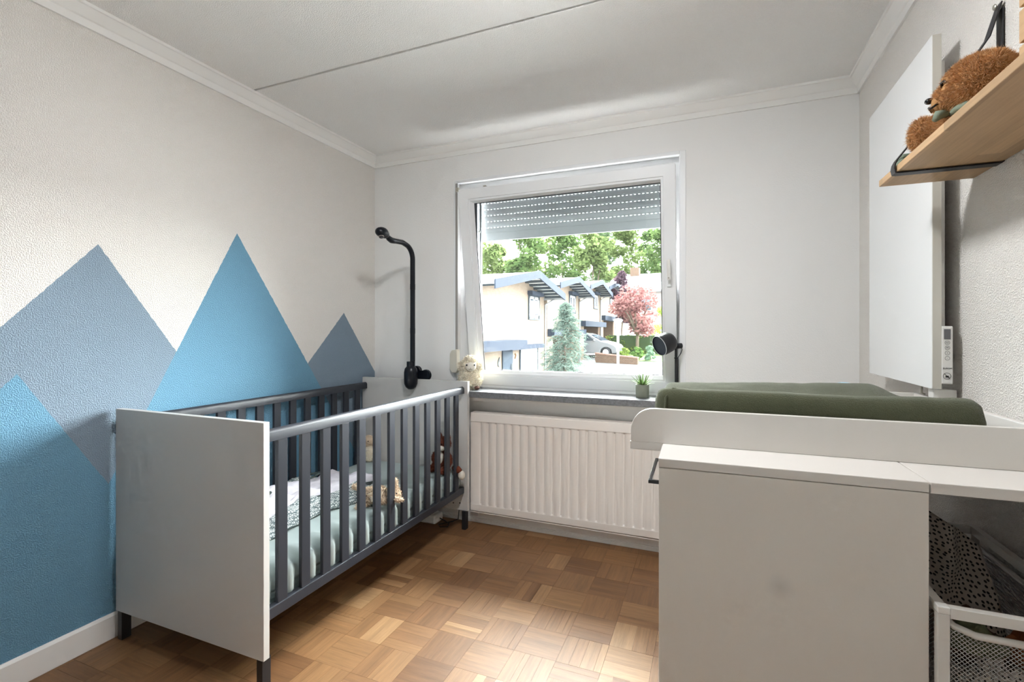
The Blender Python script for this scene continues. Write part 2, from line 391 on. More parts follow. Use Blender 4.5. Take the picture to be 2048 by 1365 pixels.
mitre(MB(), U0+.062, U1-.064, .066, V1-.064, (.011, .012, .012, .012), (.031, .030, .014, .026), .004, .030).build('glazing_bead', M['pvc'], sash, bevel=.0015, local=True)
mitre(MB(), U0+.0925, U1-.0775, .0955, V1-.0895, (.0045, .004, .0045, .004), (.0045, .004, .0045, .004), .0295, .0345).build('gasket', M['gasket'], sash, local=True)
def glass(name, tint=(.94, .97, .96), refl=.05):
    n = NT(name); t = n.n('ShaderNodeBsdfTransparent'); t.inputs[0].default_value = (*tint, 1); g = n.n('ShaderNodeBsdfGlossy'); g.inputs['Roughness'].default_value = .01
    fr = n.n('ShaderNodeFresnel'); fr.inputs[0].default_value = 1.35; mx = n.n('ShaderNodeMixShader'); n.l(fr.outputs[0], mx.inputs[0]); n.l(t.outputs[0], mx.inputs[1]); n.l(g.outputs[0], mx.inputs[2]); n.l(mx.outputs[0], n.out.inputs[0]); return n.m
M['glass'] = glass('window_glass')
MB().box(U0+.09, U1-.075, .036, .040, .093, V1-.087).build('glass_pane', M['glass'], sash, local=True)
hd = MB().box(-.2185, -.1945, -.008, 0, .600, .672).build('window_handle', M['pvc'], sash, bevel=.004, local=True, seg=3)
MB().box(-.2160, -.1970, -.040, -.026, .640, .752).build('grip', M['white_plastic'], hd, bevel=.005, local=True, seg=3)
MB().lathe([(.0085, 0), (.0085, .03)], (-.2065, -.032, .655), (0, 1, 0), 16).build('spindle', M['pvc'], hd, local=True, smooth='auto')
MB().lathe([(.004, 0), (.004, .002)], (-.2065, -.042, .652), (0, 1, 0), 12).build('key_lock', M['steel'], hd, local=True)
# top-left hinge and stay
MB().box(-1.488, -1.466, 2.695, 2.712, 2.088, 2.112).build('hinge', M['steel'], win, bevel=.002)
MB().box(-1.30, -1.28, 2.705, 2.875, 2.104, 2.107).build('tilt_stay', M['steel'], win)
# insect screen in a slim frame, outside the sash
ring(MB(), -1.452, -.205, .875, 2.12, .014, .014, .014, .014, 2.955, 2.972).build('screen_frame', M['alu'], win, bevel=.001)
ring(MB(), -1.440, -.217, .887, 2.108, .004, .004, .004, .004, 2.952, 2.958).build('screen_gasket', M['gasket'], win)
def mesh_screen():
    n = NT('insect_screen_mesh'); t = n.n('ShaderNodeBsdfTransparent'); d_ = n.n('ShaderNodeBsdfDiffuse'); d_.inputs[0].default_value = (.05, .05, .055, 1); tl = n.n('ShaderNodeBsdfTranslucent'); tl.inputs[0].default_value = (.03, .03, .03, 1)
    a = n.n('ShaderNodeMixShader'); n.l(d_.outputs[0], a.inputs[1]); n.l(tl.outputs[0], a.inputs[2]); m_ = n.n('ShaderNodeMixShader'); m_.inputs[0].default_value = .08
    n.l(t.outputs[0], m_.inputs[1]); n.l(a.outputs[0], m_.inputs[2]); n.l(m_.outputs[0], n.out.inputs[0]); return n.m
MB().add([(-1.438, 2.963, .889), (-.219, 2.963, .889), (-.219, 2.963, 2.106), (-1.438, 2.963, 2.106)], [(0, 1, 2, 3)]).build('screen_mesh', mesh_screen(), win)
MB().box(-1.455, -1.437, 2.944, 2.956, 1.872, 1.886).build('screen_tab', M['white_plastic'], win, bevel=.002)
# inside sill
sill = thing('window_sill', 'dark grey stone window sill above the radiator', 'window sill', (-.8, 2.75, .80))
sb_ = MB().box(-1.62, -.06, 2.64, YB+.001, .801, .838); sb_.box(WX0+.001, WX1-.001, YB-.001, 2.873, .801, .838)
sb_.build('slab', M['stone'], sill, bevel=.002)
MB().box(-1.54, -.13, 2.66, 2.778, .782, .801).build('support', M['paint'], sill)
# outside sill and roller shutter
sh = thing('roller_shutter', 'grey roller shutter let down a little way behind the window glass', 'shutter', (-.834, 3.0, 1.82))
for i in range(10):
    z = 1.866+i*.0418
    MB().prism([(2.996, z+.0036), (2.993, z+.012), (2.993, z+.032), (2.996, z+.0418), (3.004, z+.0418), (3.006, z+.02), (3.004, z+.0036)], 'x', -1.455, -.205).build('slat', M['alu'], sh)
    if i:
        j = MB(); n_ = 51
        for k in range(n_):
            x = -1.455+k*1.25/n_; j.box(x+.0110, x+1.25/n_, 2.9945, 3.0035, z-.0005, z+.0045)
        j.build('slot_strip', M['alu'], sh, recalc=False)
MB().prism([(2.992, 1.82), (2.992, 1.872), (3.006, 1.872), (3.006, 1.82)], 'x', -1.455, -.205).build('bottom_bar', M['alu'], sh, bevel=.002)
for x in (-1.478, -.205): MB().box(x, x+.023, 2.985, 3.02, .85, 2.26).build('guide_rail', M['alu'], sh, bevel=.002)
MB().prism([(3.05, .845), (3.2, .82), (3.2, .79), (2.96, .80), (2.96, .873)], 'x', -1.54, -.13).build('window_ledge', mat('outside_stone', (.4, .4, .4), .7))
bpy.data.objects['window_ledge']['kind'] = 'structure'
# belt of the shutter with its winder box
wd = thing('shutter_winder', 'cream hexagonal belt winder box of the shutter beside the sheep', 'belt winder', (-1.53, 2.76, .94))
q = Matrix.Translation((-1.528, 2.758, 1.012)) @ Matrix.Rotation(R(-28), 4, 'Z')
hexp = [(-.040, -.052), (-.040, .048), (-.018, .070), (.038, .078), (.044, .070), (.044, -.060), (.034, -.072), (-.014, -.074)]
mb = MB().prism([(a, b_) for a, b_ in hexp], 'y', -.013, .012); mb.v = [tuple(q @ Vector(p)) for p in mb.v]; mb.build('housing', mat('cream_plastic', (.78, .74, .64), .45), wd, bevel=.004, seg=3)
MB().box(-1.531, -1.515, 2.7745, 2.7765, 1.07, 2.165).build('belt', mat('grey_belt_webbing', (.34, .33, .31), .8, bscale=500), wd)
# ================================================================== RADIATOR
ra = thing('radiator', 'cream panel radiator with vertical flutes under the window sill', 'radiator', (-.70, 2.71, .09))
RX0, RX1, RY = -1.372, .02, 2.676
def radz(x):
    return 0
n_fl = 27; pit = .0511; cols = []
xs = []
x = RX0+.006; prof2 = [(RX0, RY+.004)]
k0 = -1.314
while k0+pit < RX1-.01:
    prof2 += [(k0-.004, RY), (k0+.004, RY+.006), (k0+.010, RY+.0075), (k0+.016, RY+.006), (k0+.023, RY)]; k0 += pit
prof2 += [(RX1, RY+.002)]
mb = MB(); zl = [.139, .146, .640, .648]
m = len(prof2)
for zi, z in enumerate(zl):
    for (px, py) in prof2:
        mb.v.append((px, py if zi in (1, 2) else RY, z))
for zi in range(3):
    for k in range(m-1): mb.f.append((zi*m+k, zi*m+k+1, (zi+1)*m+k+1, (zi+1)*m+k))
mb.build('fluted_panel', M['radiator'], ra, smooth='auto')
MB().box(RX0, RX1, RY, RY+.012, .098, .139).build('lower_band', M['radiator'], ra, bevel=.003)
MB().box(RX0, RX1, RY, RY+.012, .648, .700).build('upper_band', M['radiator'], ra, bevel=.003)
MB().box(RX0, RX1, RY+.055, RY+.067, .098, .700).build('rear_panel', M['radiator'], ra, bevel=.003)
MB().box(RX0-.001, RX0+.0, RY+.006, RY+.06, .11, .697).build('side_cover', M['radiator'], ra)
MB().box(RX0, RX1, RY+.002, RY+.064, .6995, .7035).build('top_grille', M['radiator'], ra, bevel=.001)
MB().box(RX0, RX1, RY+.004, RY+.06, .088, .094).build('bottom_lip', M['radiator'], ra, bevel=.001)
for x in (-1.2, -.2): MB().box(x, x+.03, RY+.064, YB-.0005, .15, .68).build('wall_bracket', M['radiator'], ra)
# ================================================================== CRIB
cr = thing('crib', 'grey and charcoal wooden baby crib standing along the mural wall', 'crib', (-1.76, 1.905, 0))
CX0, CX1, CY0, CY1 = -2.152, -1.362, 1.168, 2.645
box('end_panel', M['crib_panel'], cr, CX0, CX1, CY0, CY0+.024, .111, .900, bevel=.0012)
fp = box('end_panel', M['crib_panel'], cr, CX0, CX1, CY1-.024, CY1, .111, .900, bevel=.0012)
for x, z in ((-1.415, .155), (-1.46, .150)):
    MB().lathe([(.0045, 0), (.0045, .002)], (x, CY1-.0255, z), (0, 1, 0), 10).build('screw_cap', M['gasket'], fp)
for x in (CX0+.008, CX1-.008-.026):
    for y in (CY0+.002, CY1-.036):
        box('leg', M['blackmetal'], cr, x, x+.026, y, y+.034, 0, .1115, bevel=.001)
RY0, RY1 = CY0+.024, CY1-.024
for side, (xa, xb) in {'front': (-1.413, -1.385), 'back': (-2.141, -2.113)}.items():
    MB().prism([(xa, .826), (xb, .826), (xb, .855), (xb-.004, .863), (xb-.011, .867), (xa+.011, .867), (xa+.004, .863), (xa, .855)], 'y', RY0, RY1).build('top_rail', M['charcoal'], cr, smooth='auto')
    box('bottom_rail', M['charcoal'], cr, xa, xb, RY0, RY1, .218, .258, bevel=.003)
    xm = (xa+xb)/2; sm = None
    for k in range(13):
        y = 1.249+.10545*k
        if sm is None:
            mb = MB().box(-.0075, .0075, 0, .042, .258, .826); so_ = mb.build('slat', M['charcoal'], cr, bevel=.002, local=True); so_.location = (xm+.004-cr.location.x, y-cr.location.y, 0); sm = so_.data
        else:
            o = so_.copy(); COL.objects.link(o); o.parent = cr; o.location = (xm+.004-cr.location.x, y-cr.location.y, 0)
for k in range(9):
    y = 1.25+k*.16; box('bed_slat', M['crib_panel'], cr, -2.113, -1.413, y, y+.06, .222, .234, bevel=.001)
# mattress in a fitted sheet, bulging between the bars
mt = thing('crib_mattress', 'crib mattress in a sage green fitted sheet', 'mattress', (-1.763, 1.907, .235))
def matt(u, v):
    # u around the length (y), v around the cross section (0..1 closed)
    y = 1.196+(2.617-1.196)*u
    X0, X1, Z0, Z1 = -2.106, -1.412, .236, .362; r = .03
    per = [(X1-.05, Z0), (X1-r*.5, Z0+.004), (X1, Z0+.03), (X1+.001, Z0+.06), (X1, Z1-r), (X1-.008, Z1-.010), (X1-.03, Z1-.001), (X1-.09, Z1+.004), (-1.64, Z1+.003), (-1.76, Z1), (-1.9, Z1+.003), (X0+.05, Z1+.002), (X0+.012, Z1-.008), (X0, Z1-.03), (X0, Z0+.02), (X0+.03, Z0)]
    t = v*len(per); i = int(t) % len(per); f = t-int(t); a, b_ = per[i], per[(i+1) % len(per)]
    x, z = a[0]+(b_[0]-a[0])*f, a[1]+(b_[1]-a[1])*f
    ph = (y-1.249-.021)/.10545; bul = .5-.5*math.cos(2*PI*ph)          # 0 at a slat, 1 in a gap
    wf = max(0, min(1, (x+1.53)/.11)); 
    if z > Z0+.01: x += wf*(bul-.70)*.040; z += wf*(bul-.65)*.030*(1 if z > Z0+.05 else .2)
    e = min(u, 1-u)
    if e < .02: z -= (.02-e)/.02*.012*(1 if z > .3 else -.3)
    z += .0025*noise.noise((x*6, y*6, 1.3)); return (x, y, z)
mb = MB(); NU, NV = 150, 48
for i in range(NU+1):
    for j in range(NV): mb.v.append(matt(i/NU, j/NV))
for i in range(NU):
    for j in range(NV): mb.f.append((i*NV+j, (i+1)*NV+j, (i+1)*NV+(j+1) % NV, i*NV+(j+1) % NV))
mb.f += [tuple(range(NV)), tuple(range(NU*NV, (NU+1)*NV))[::-1]]
mb.build('fitted_sheet', M['sheet'], mt, smooth=True)
# ------------------------------------------------------------------ sleeping bag
sk = thing('sleeping_bag', 'crumpled baby sleeping bag, patterned outside and pale lining, on the mattress', 'sleeping bag', (-1.85, 1.68, .366))
def scales():
    n = NT('scale_print_cotton'); v = objc(n); vo = n.n('ShaderNodeTexVoronoi'); vo.feature = 'DISTANCE_TO_EDGE'; vo.inputs['Scale'].default_value = 95; vo.inputs['Randomness'].default_value = .35; n.l(v, vo.inputs['Vector'])
    n.principled(n.mix(n.math('GREATER_THAN', vo.outputs['Distance'], .13), (.13, .17, .18), (.62, .66, .66)), .9, bump=n.noise(v, 300), strength=.15, dist=.001); return n.m
M['scales'] = scales(); M['lining'] = mat('pale_lilac_cotton', (.62, .60, .66), .9, bscale=260, bstr=.15, bdist=.001); M['piping'] = mat('dark_green_piping', (.035, .055, .052), .8)
def cloth_h(x, y, s, amp):
    return amp*(abs(noise.noise((x*7+s, y*5, s)))*.9+.5*abs(noise.noise((x*15, y*11+s, s*2)))+.25*noise.noise((x*30, y*25, s)))
def sackmb(x0f, x1f, y0, y1, base, amp, s, nu=60, nv=70, edge=.012):
    def f(u, v):
        y = y0+(y1-y0)*v; xa, xb = x0f(v), x1f(v); x = xa+(xb-xa)*u
        e = min(u, 1-u, v, 1-v); w_ = min(1, e/.07); w_ = math.sin(w_*PI/2)
        return (x, y+.012*noise.noise((x*5, 3.1, s)), base-.004+w_*(edge+cloth_h(x, y, s, amp)))
    return MB().grid(f, nu, nv)
sackmb(lambda v: -2.085+.05*math.sin(v*5), lambda v: -1.665+.07*v+.02*math.sin(v*9), 1.24, 2.12, .366, .050, 3.3, edge=.022).build('outer_cloth', M['scales'], sk, smooth=True, solid=.004)
sackmb(lambda v: -1.99+.03*math.sin(v*7), lambda v: -1.80+.08*v+.025*math.sin(v*8), 1.30, 2.20, .384, .052, 3.3, edge=.024).build('lining', M['lining'], sk, smooth=True, solid=.003)
for xf, y0, y1, b0 in ((lambda v: -1.80+.08*v+.025*math.sin(v*8), 1.30, 2.18, .392), (lambda v: -1.662+.07*v+.02*math.sin(v*9), 1.25, 2.1, .368), (lambda v: -1.99+.03*math.sin(v*7), 1.32, 2.15, .392)):
    MB().tube([(xf(t/24), y0+(y1-y0)*t/24, b0+.006*math.sin(t)) for t in range(25)], .0035, 6).build('piping', M['piping'], sk, smooth=True)
MB().tube([(-1.93+.03*math.cos(t/12*2*PI), 1.63+.06*math.sin(t/12*2*PI), .44+.004*math.sin(t)) for t in range(13)], .006, 6).build('armhole', M['piping'], sk, smooth=True)
MB().tube([(-1.96+.03*math.cos(t/12*2*PI), 1.97+.06*math.sin(t/12*2*PI), .44+.004*math.sin(t)) for t in range(13)], .006, 6).build('armhole', M['piping'], sk, smooth=True)
# ------------------------------------------------------------------ plush toys
def furmat(name, c1, c2):
    n = NT(name); rnd = n.n('ShaderNodeNewGeometry').outputs['Random Per Island']
    n.principled(n.mix(rnd, c1, c2), .85, spec=.2, sheen=.3); return n.m
M['cream_fur'] = furmat('cream_wool', (.80, .72, .57), (.92, .88, .79)); M['cream'] = mat('cream_plush', (.80, .72, .58), .95, bscale=200, bstr=.5)
M['tan_fur'] = furmat('tan_plush_pile', (.62, .47, .33), (.80, .68, .54)); M['tan'] = mat('tan_plush', (.66, .53, .39), .95, bscale=200, bstr=.4)
M['rust'] = mat('rust_plush', (.15, .032, .012), .95, bscale=220, bstr=.4); M['rust_fur'] = furmat('rust_pile', (.10, .02, .008), (.22, .05, .02))
M['white_plush'] = mat('white_plush', (.72, .68, .60), .95, bscale=220, bstr=.4); M['eye'] = mat('black_bead', (.006, .006, .006), .12)
M['bear_fur'] = furmat('honey_brown_pile', (.46, .235, .085), (.74, .45, .21)); M['bear'] = mat('honey_brown_plush', (.46, .245, .095), .95, bscale=150, bstr=.4); M['hoof'] = mat('brown_felt', (.12, .06, .045), .95, bscale=150, bstr=.4)
def stitch(pts, r, parent, name='mouth', m='eye'): return MB().tube(pts, r, 6).build(name, M[m], parent, smooth=True, local=True)
# sheep on the sill (local: faces -y)
s = thing('plush_sheep', 'cream woolly plush sheep sitting on the left end of the window sill', 'plush toy', (-1.405, 2.742, .839), R(28))
b = blob('body', [((0, 0, .068), (.068, .060, .068)), ((0, .015, .11), (.055, .05, .05))], M['cream'], s, .006)
fur(b, M['cream_fur'], 3800, .016, .0022, (0, 0, -.2), .7, 2)
h = blob('head', [((0, -.012, .155), (.050, .046, .050)), ((-.055, -.005, .145), (.020, .014, .030)), ((.055, -.005, .145), (.020, .014, .030)), ((0, -.012, .188), (.035, .03, .02))], M['cream'], s, .005)
fur(h, M['cream_fur'], 3000, .013, .0022, (0, 0, -.2), .7, 3, keep=lambda p: not (p[1] < -.035 and p[2] < .172 and abs(p[0]) < .038))
f_ = blob('face', [((0, -.042, .146), (.036, .026, .032))], M['white_plush'], s, .004)
for x in (-.024, .024): MB().sphere((x, -.064, .156), .0055, 12, 8).build('eye', M['eye'], s, smooth=True, local=True)
stitch([(-.012, -.066, .132), (-.005, -.068, .127), (0, -.069, .131), (.005, -.068, .127), (.012, -.066, .132)], .0009, s); stitch([(0, -.069, .131), (0, -.069, .140)], .0009, s, 'nose')
for x in (-.036, .040): blob('hoof', [((x, -.052, .013), (.017, .019, .013))], M['hoof'], s, .004)
# small rabbit in the far corner of the crib
s = thing('plush_rabbit', 'small cream plush rabbit with tan ears in the far corner of the crib', 'plush toy', (-2.035, 2.545, .367), R(10))
b = blob('body', [((0, 0, .055), (.048, .042, .058))], M['cream'], s, .005); fur(b, M['cream_fur'], 1500, .008, .0016, seed=4)
h = blob('head', [((0, -.005, .132), (.036, .034, .034)), ((.04, -.005, .115), (.013, .012, .034)), ((-.04, -.005, .115), (.013, .012, .034))], M['tan'], s, .004); fur(h, M['tan_fur'], 1200, .006, .0014, seed=5)
for x in (-.013, .013): MB().sphere((x, -.038, .137), .0035, 10, 6).build('eye', M['eye'], s, smooth=True, local=True)
stitch([(0, -.043, .095), (.004, -.046, .072)], .0015, s, 'ribbon', 'white_plush'); stitch([(.006, -.043, .095), (.008, -.046, .07)], .0015, s, 'ribbon', 'white_plush')
# fox
s = thing('plush_fox', 'rust brown plush fox with white chest sitting by the crib end', 'plush toy', (-1.475, 2.535, .366), R(-12))
b = blob('body', [((0, 0, .068), (.045, .042, .062)), ((-.05, -.045, .022), (.024, .045, .022)), ((.045, -.05, .022), (.024, .045, .022)), ((-.055, -.02, .075), (.018, .024, .04)), ((.05, -.015, .075), (.018, .024, .04))], M['rust'], s, .005); fur(b, M['rust_fur'], 2200, .006, .0014, seed=6)
h = blob('head', [((0, -.005, .165), (.046, .042, .042)), ((-.032, 0, .205), (.013, .010, .024)), ((.032, 0, .205), (.013, .010, .024))], M['rust'], s, .004); fur(h, M['rust_fur'], 1500, .006, .0014, seed=7)
blob('muzzle', [((0, -.040, .146), (.036, .022, .020))], M['white_plush'], s, .004); blob('chest', [((0, -.030, .085), (.024, .020, .038))], M['white_plush'], s, .004)
for x in (-.032, .032): blob('inner_ear', [((x, -.008, .203), (.007, .005, .017))], M['white_plush'], s, .003)
for x in (-.018, .018): MB().sphere((x, -.043, .172), .0045, 10, 6).build('eye', M['eye'], s, smooth=True, local=True)
MB().sphere((0, -.063, .150), .006, 10, 6).build('nose', M['eye'], s, smooth=True, local=True)
tl = blob('tail', [((.07, .028, .02), (.03, .022, .02)), ((.085, .03, .012), (.024, .02, .018))], M['rust'], s, .004); blob('tail_tip', [((.105, .036, -.016), (.022, .021, .028))], M['white_plush'], tl, .004)
# lying rabbit
s = thing('plush_bunny', 'tan and white floppy plush bunny lying on the mattress behind the bars', 'plush toy', (-1.495, 1.935, .372), R(8))
b = blob('body', [((0, 0, .038), (.055, .05, .036)), ((-.05, .02, .035), (.04, .03, .026)), ((-.11, .045, .03), (.045, .017, .017)), ((-.155, .052, .038), (.022, .020, .022)), ((-.035, -.05, .015), (.022, .04, .016)), ((-.05, -.085, .0), (.018, .022, .018)), ((.04, -.02, .03), (.03, .03, .025))], M['tan'], s, .005)
fur(b, M['tan_fur'], 2600, .010, .0015, (0, 0, -.1), .5, 8)
blob('belly', [((.005, -.034, .030), (.034, .020, .022))], M['white_plush'], s, .004)
h = blob('head', [((.075, .012, .045), (.036, .034, .034)), ((.09, .005, .09), (.014, .012, .035)), ((.105, -.02, .03), (.045, .012, .012))], M['tan'], s, .004); fur(h, M['tan_fur'], 1200, .008, .0014, seed=9)
for y in (-.014, .016): MB().sphere((.106, y, .055), .0035, 10, 6).build('eye', M['eye'], s, smooth=True, local=True)
# ================================================================== BABY MONITOR ON ITS ARM
bmn = thing('baby_monitor', 'black baby camera on a tall bent arm clamped to the crib end', 'baby monitor', (-1.75, 2.622, .83))
P = [(-1.75, 2.612, .90)]+[(-1.75, 2.612, z) for z in (1.0, 1.2, 1.5, 1.66)]
for k in range(1, 9):
    a = R(80)*k/8; P.append((-1.75, 2.612-.085*(1-math.cos(a)), 1.66+.085*math.sin(a)))
P += [(-1.75, 2.50, 1.752), (-1.75, 2.42, 1.747)]
MB().tube(P, .0158, 14).build('arm', M['blackplastic'], bmn, smooth='auto')
for z in (1.19, 1.47): MB().lathe([(.0168, 0), (.0168, .035)], (-1.75, 2.612, z), (0, 0, 1), 16).build('sleeve', M['blackplastic'], bmn, smooth='auto')
MB().lathe([(.0, -.155), (.018, -.152), (.033, -.138), (.041, -.118), (.043, -.09), (.043, -.045), (.038, -.022), (.026, -.008), (.026, .022), (.0, .022)], (-1.75, 2.592, .992), (0, 0, 1), 28).build('clamp_body', M['blackplastic'], bmn, smooth='auto')
MB().lathe([(.030, 0), (.033, .003), (.033, .022), (.0295, .025)], (-1.75, 2.648, .950), (0, 1, 0), 24).build('clamp_knob', M['blackplastic'], bmn, smooth='auto')
MB().lathe([(.034, 0), (.036, .004), (.036, .018), (.032, .022)], (-1.68, 2.648, .925), (0, 1, 0), 24).build('clamp_dial', M['blackplastic'], bmn, smooth='auto')
box('clamp_plate', M['blackplastic'], bmn, -1.775, -1.66, 2.646, 2.652, .87, .955, bevel=.002)
MB().tube([(-1.75, 2.425, 1.747), (-1.75, 2.39, 1.745), (-1.75, 2.365, 1.752), (-1.75, 2.335, 1.768)], [.0165, .018, .016, .013], 12).build('neck', M['blackplastic'], bmn, smooth='auto')
hd_ = blob('camera_head', [((-1.75, 2.300, 1.776), (.034, .046, .030)), ((-1.75, 2.325, 1.768), (.028, .03, .024))], M['blackplastic'], bmn, .005, local=False)
MB().lathe([(.013, 0), (.013, .010), (.010, .012), (0, .010)], (-1.745, 2.288, 1.752), (.25, -.15, -1), 18).build('lens', mat('dark_lens', (.02, .02, .03), .05), hd_, smooth='auto')
MB().lathe([(.0155, 0), (.0155, .006), (.0135, .007)], (-1.745, 2.288, 1.753), (.25, -.15, -1), 18).build('lens_ring', mat('lens_ring', (.35, .3, .26), .3, .6), hd_, smooth='auto')
# ================================================================== DRESSER WITH CHANGING TOP
PD = (-.108, 1.138, 0); RD = R(1.4)
def stained():
    n = NT('greige_laminate_side'); v = objc(n); d_ = n.n('ShaderNodeVectorMath', operation='DISTANCE'); n.l(v, d_.inputs[0]); d_.inputs[1].default_value = (.243, 0, .668)
    f = n.ramp(d_.outputs['Value'], [(0, .30), (.012, .18), (.03, 0.0)]); n.principled(n.mix(f, (.70, .665, .615), (.30, .29, .28)), .42, bump=n.noise(v, 300), strength=.03); return n.m
M['laminate_side'] = stained()
dr = thing('dresser', 'greige chest of drawers carrying the changing tray', 'dresser', PD, RD)
DW, DL, DT = .495, .98, .915
def lb(name, m, x0, x1, y0, y1, z0, z1, parent=None, bevel=.0012, **k): return MB().box(x0, x1, y0, y1, z0, z1).build(name, M[m] if isinstance(m, str) else m, parent or dr, bevel=bevel, local=True, **k)
lb('side_panel', 'laminate_side', .001, DW-.002, 0, .018, 0, DT-.0212)
lb('side_panel', 'laminate', .001, DW-.002, DL-.018, DL, 0, DT-.0212)
lb('back_panel', 'laminate', DW-.012, DW-.003, .018, DL-.018, .06, DT-.0212)
lb('plinth', 'laminate', .03, .045, .018, DL-.018, 0, .06)
lb('top', 'laminate', 0, DW-.0015, 0, DL, DT-.020, DT, bevel=.0015)
zs = [.065, .34, .615, .890]
for i in range(3):
    dw = lb('drawer' if i == 2 else 'door', 'laminate', .002, .02, .021, DL-.021, zs[i]+.003, zs[i+1]-.003)
    if i < 2: continue
    hz = .8425
    hb = lb('handle', 'blackmetal', -.026, -.019, .045, .26, hz, hz+.008, dw, bevel=.0008)
    for y in (.0452, .2528): lb('handle_post', 'blackmetal', -.0195, .002, y, y+.007, hz, hz+.008, dw, bevel=.0005)
# shelf that fills the gap to the wall
ws = thing('wall_shelf_board', 'greige board filling the gap between dresser top and wall', 'shelf board', PD, RD)
lb('board', 'laminate', DW+.0005, .764, 0, .94, DT-.0215, DT, ws, bevel=.0015)
lb('wall_batten', 'laminate', .735, .764, .20, .90, DT-.06, DT-.022, ws)
# tray
tr = thing('changing_tray', 'greige changing tray with low rounded side boards on the dresser', 'changing tray', PD, RD)
TY0, TY1, TZ = .153, .80, DT
def sideboard(y0, y1):
    pts = [(-.080, DT+.0004), (.752, DT+.0004), (.752, 1.003), (-.022, 1.003)]
    for k in range(1, 9):
        a = PI/2*k/8; pts.append((-.022-.058*math.sin(a), 1.003-.058*(1-math.cos(a))))
    return MB().prism(pts, 'y', y0, y1).build('side_board', M['laminate'], tr, bevel=.0012, local=True)
sideboard(TY0, TY0+.016); lb('side_board', 'laminate', .03, .752, TY1-.016, TY1, DT+.0004, 1.003, tr)
lb('rear_board', 'laminate', .736, .752, TY0+.016, TY1-.016, DT+.0004, 1.003, tr)
lb('tray_base', 'laminate', -.0815, -.0005, TY0, TY0+.40, DT-.020, DT+.0004, tr)
lb('base_sheet', 'laminate', 0, .736, TY0+.016, TY1-.016, DT+.0004, DT+.005, tr)
# changing pad: raised long sides, terry cover
def terry():
    n = NT('olive_terry'); v = objc(n); a = n.noise(v, 420, 3, .7); b_ = n.noise(v, 35, 3, .6)
    n.principled(n.mix(n.math('ADD', n.math('MULTIPLY', a, .6), n.math('MULTIPLY', b_, .4)), (.052, .058, .030), (.118, .128, .072)), .95, spec=.12, sheen=.3, bump=a, strength=.8, dist=.004); return n.m
M['terry'] = terry()
pd_ = thing('changing_pad', 'olive green terry changing pad with raised sides on the tray', 'changing pad', PD, RD)
PX0, PX1, PY0, PY1 = -.022, .662, .176, .610
def padz(x, y):
    t = (y-PY0)/(PY1-PY0); ridge = .5+.5*math.cos(2*PI*t); ridge = ridge**.8
    z = .995+.060*ridge if t < .5 else .995+(.036+.020*min(1, max(0, (x-PX0)/.55)))*ridge
    if t > .5:
        q_ = max(0, min(1, (x-.55)/.10)); z -= q_*q_*(3-2*q_)*.040*ridge
    return z+.0035*noise.noise((x*7, y*9, .4))+.002*noise.noise((x*22, y*22, 5))
def padpt(u, v):
    # u: 0..1 along x, v: 0..1 around the section
    x = PX0+(PX1-PX0)*u; e = min(u, 1-u)*(PX1-PX0); sh_ = 0 if e > .03 else (1-math.sqrt(max(0, 1-((.03-e)/.03)**2)))
    top = [(PY0+.004, .922), (PY0-.001, .940), (PY0, 1.00), (PY0+.003, padz(x, PY0)-.022), (PY0+.012, padz(x, PY0+.01)-.006), (PY0+.032, padz(x, PY0+.03))]
    N_ = 14
    for k in range(1, N_): 
        y = PY0+.032+(PY1-PY0-.064)*k/N_; top.append((y, padz(x, y)))
    top += [(PY1-.032, padz(x, PY1-.03)), (PY1-.012, padz(x, PY1-.01)-.006), (PY1-.003, padz(x, PY1)-.022), (PY1, .97), (PY1-.004, .922)]
    t = v*(len(top)-1); i = min(int(t), len(top)-2); f = t-i
    y = top[i][0]+(top[i+1][0]-top[i][0])*f; z = top[i][1]+(top[i+1][1]-top[i][1])*f
    z -= sh_*.03*(1 if z > .96 else 0); y += ((PY0+PY1)/2-y)*sh_*.06
    y += .003*noise.noise((x*9, z*12, 2)); return (x, y, z)
mb = MB().grid(padpt, 90, 60); n0 = 61
mb.f += [tuple(range(n0))[::-1], tuple(range(90*n0, 91*n0))]; mb.f += [(90*n0, 0, 60, 90*n0+60)] if False else []
mb.f += [tuple([i*n0 for i in range(91)]+[i*n0+60 for i in range(90, -1, -1)])]
mb.build('cover', M['terry'], pd_, smooth='auto', local=True)
stitch([(.01, PY0-.0015, .93), (.004, PY0-.0015, .99), (.006, PY0-.001, 1.03), (.022, PY0+.02, 1.052), (.06, PY0+.05, 1.047)], .003, pd_, 'seam', 'terry')
# blue jar behind the pad
bj = thing('blue_lid_jar', 'pale blue round lidded pot half hidden behind the changing pad', 'pot', (.412, 1.90, .9195))
MB().lathe([(0, 0), (.024, 0), (.026, .004), (.026, .085), (.0, .085)], (.412, 1.90, .9195), (0, 0, 1), 24).build('jar', M['white_plastic'], bj, smooth='auto')
MB().lathe([(.027, .0), (.028, .004), (.028, .022), (.022, .030), (.010, .033), (0, .033)], (.412, 1.90, 1.0005), (0, 0, 1), 24).build('lid', mat('pale_blue_plastic', (.36, .56, .68), .35), bj, smooth='auto')
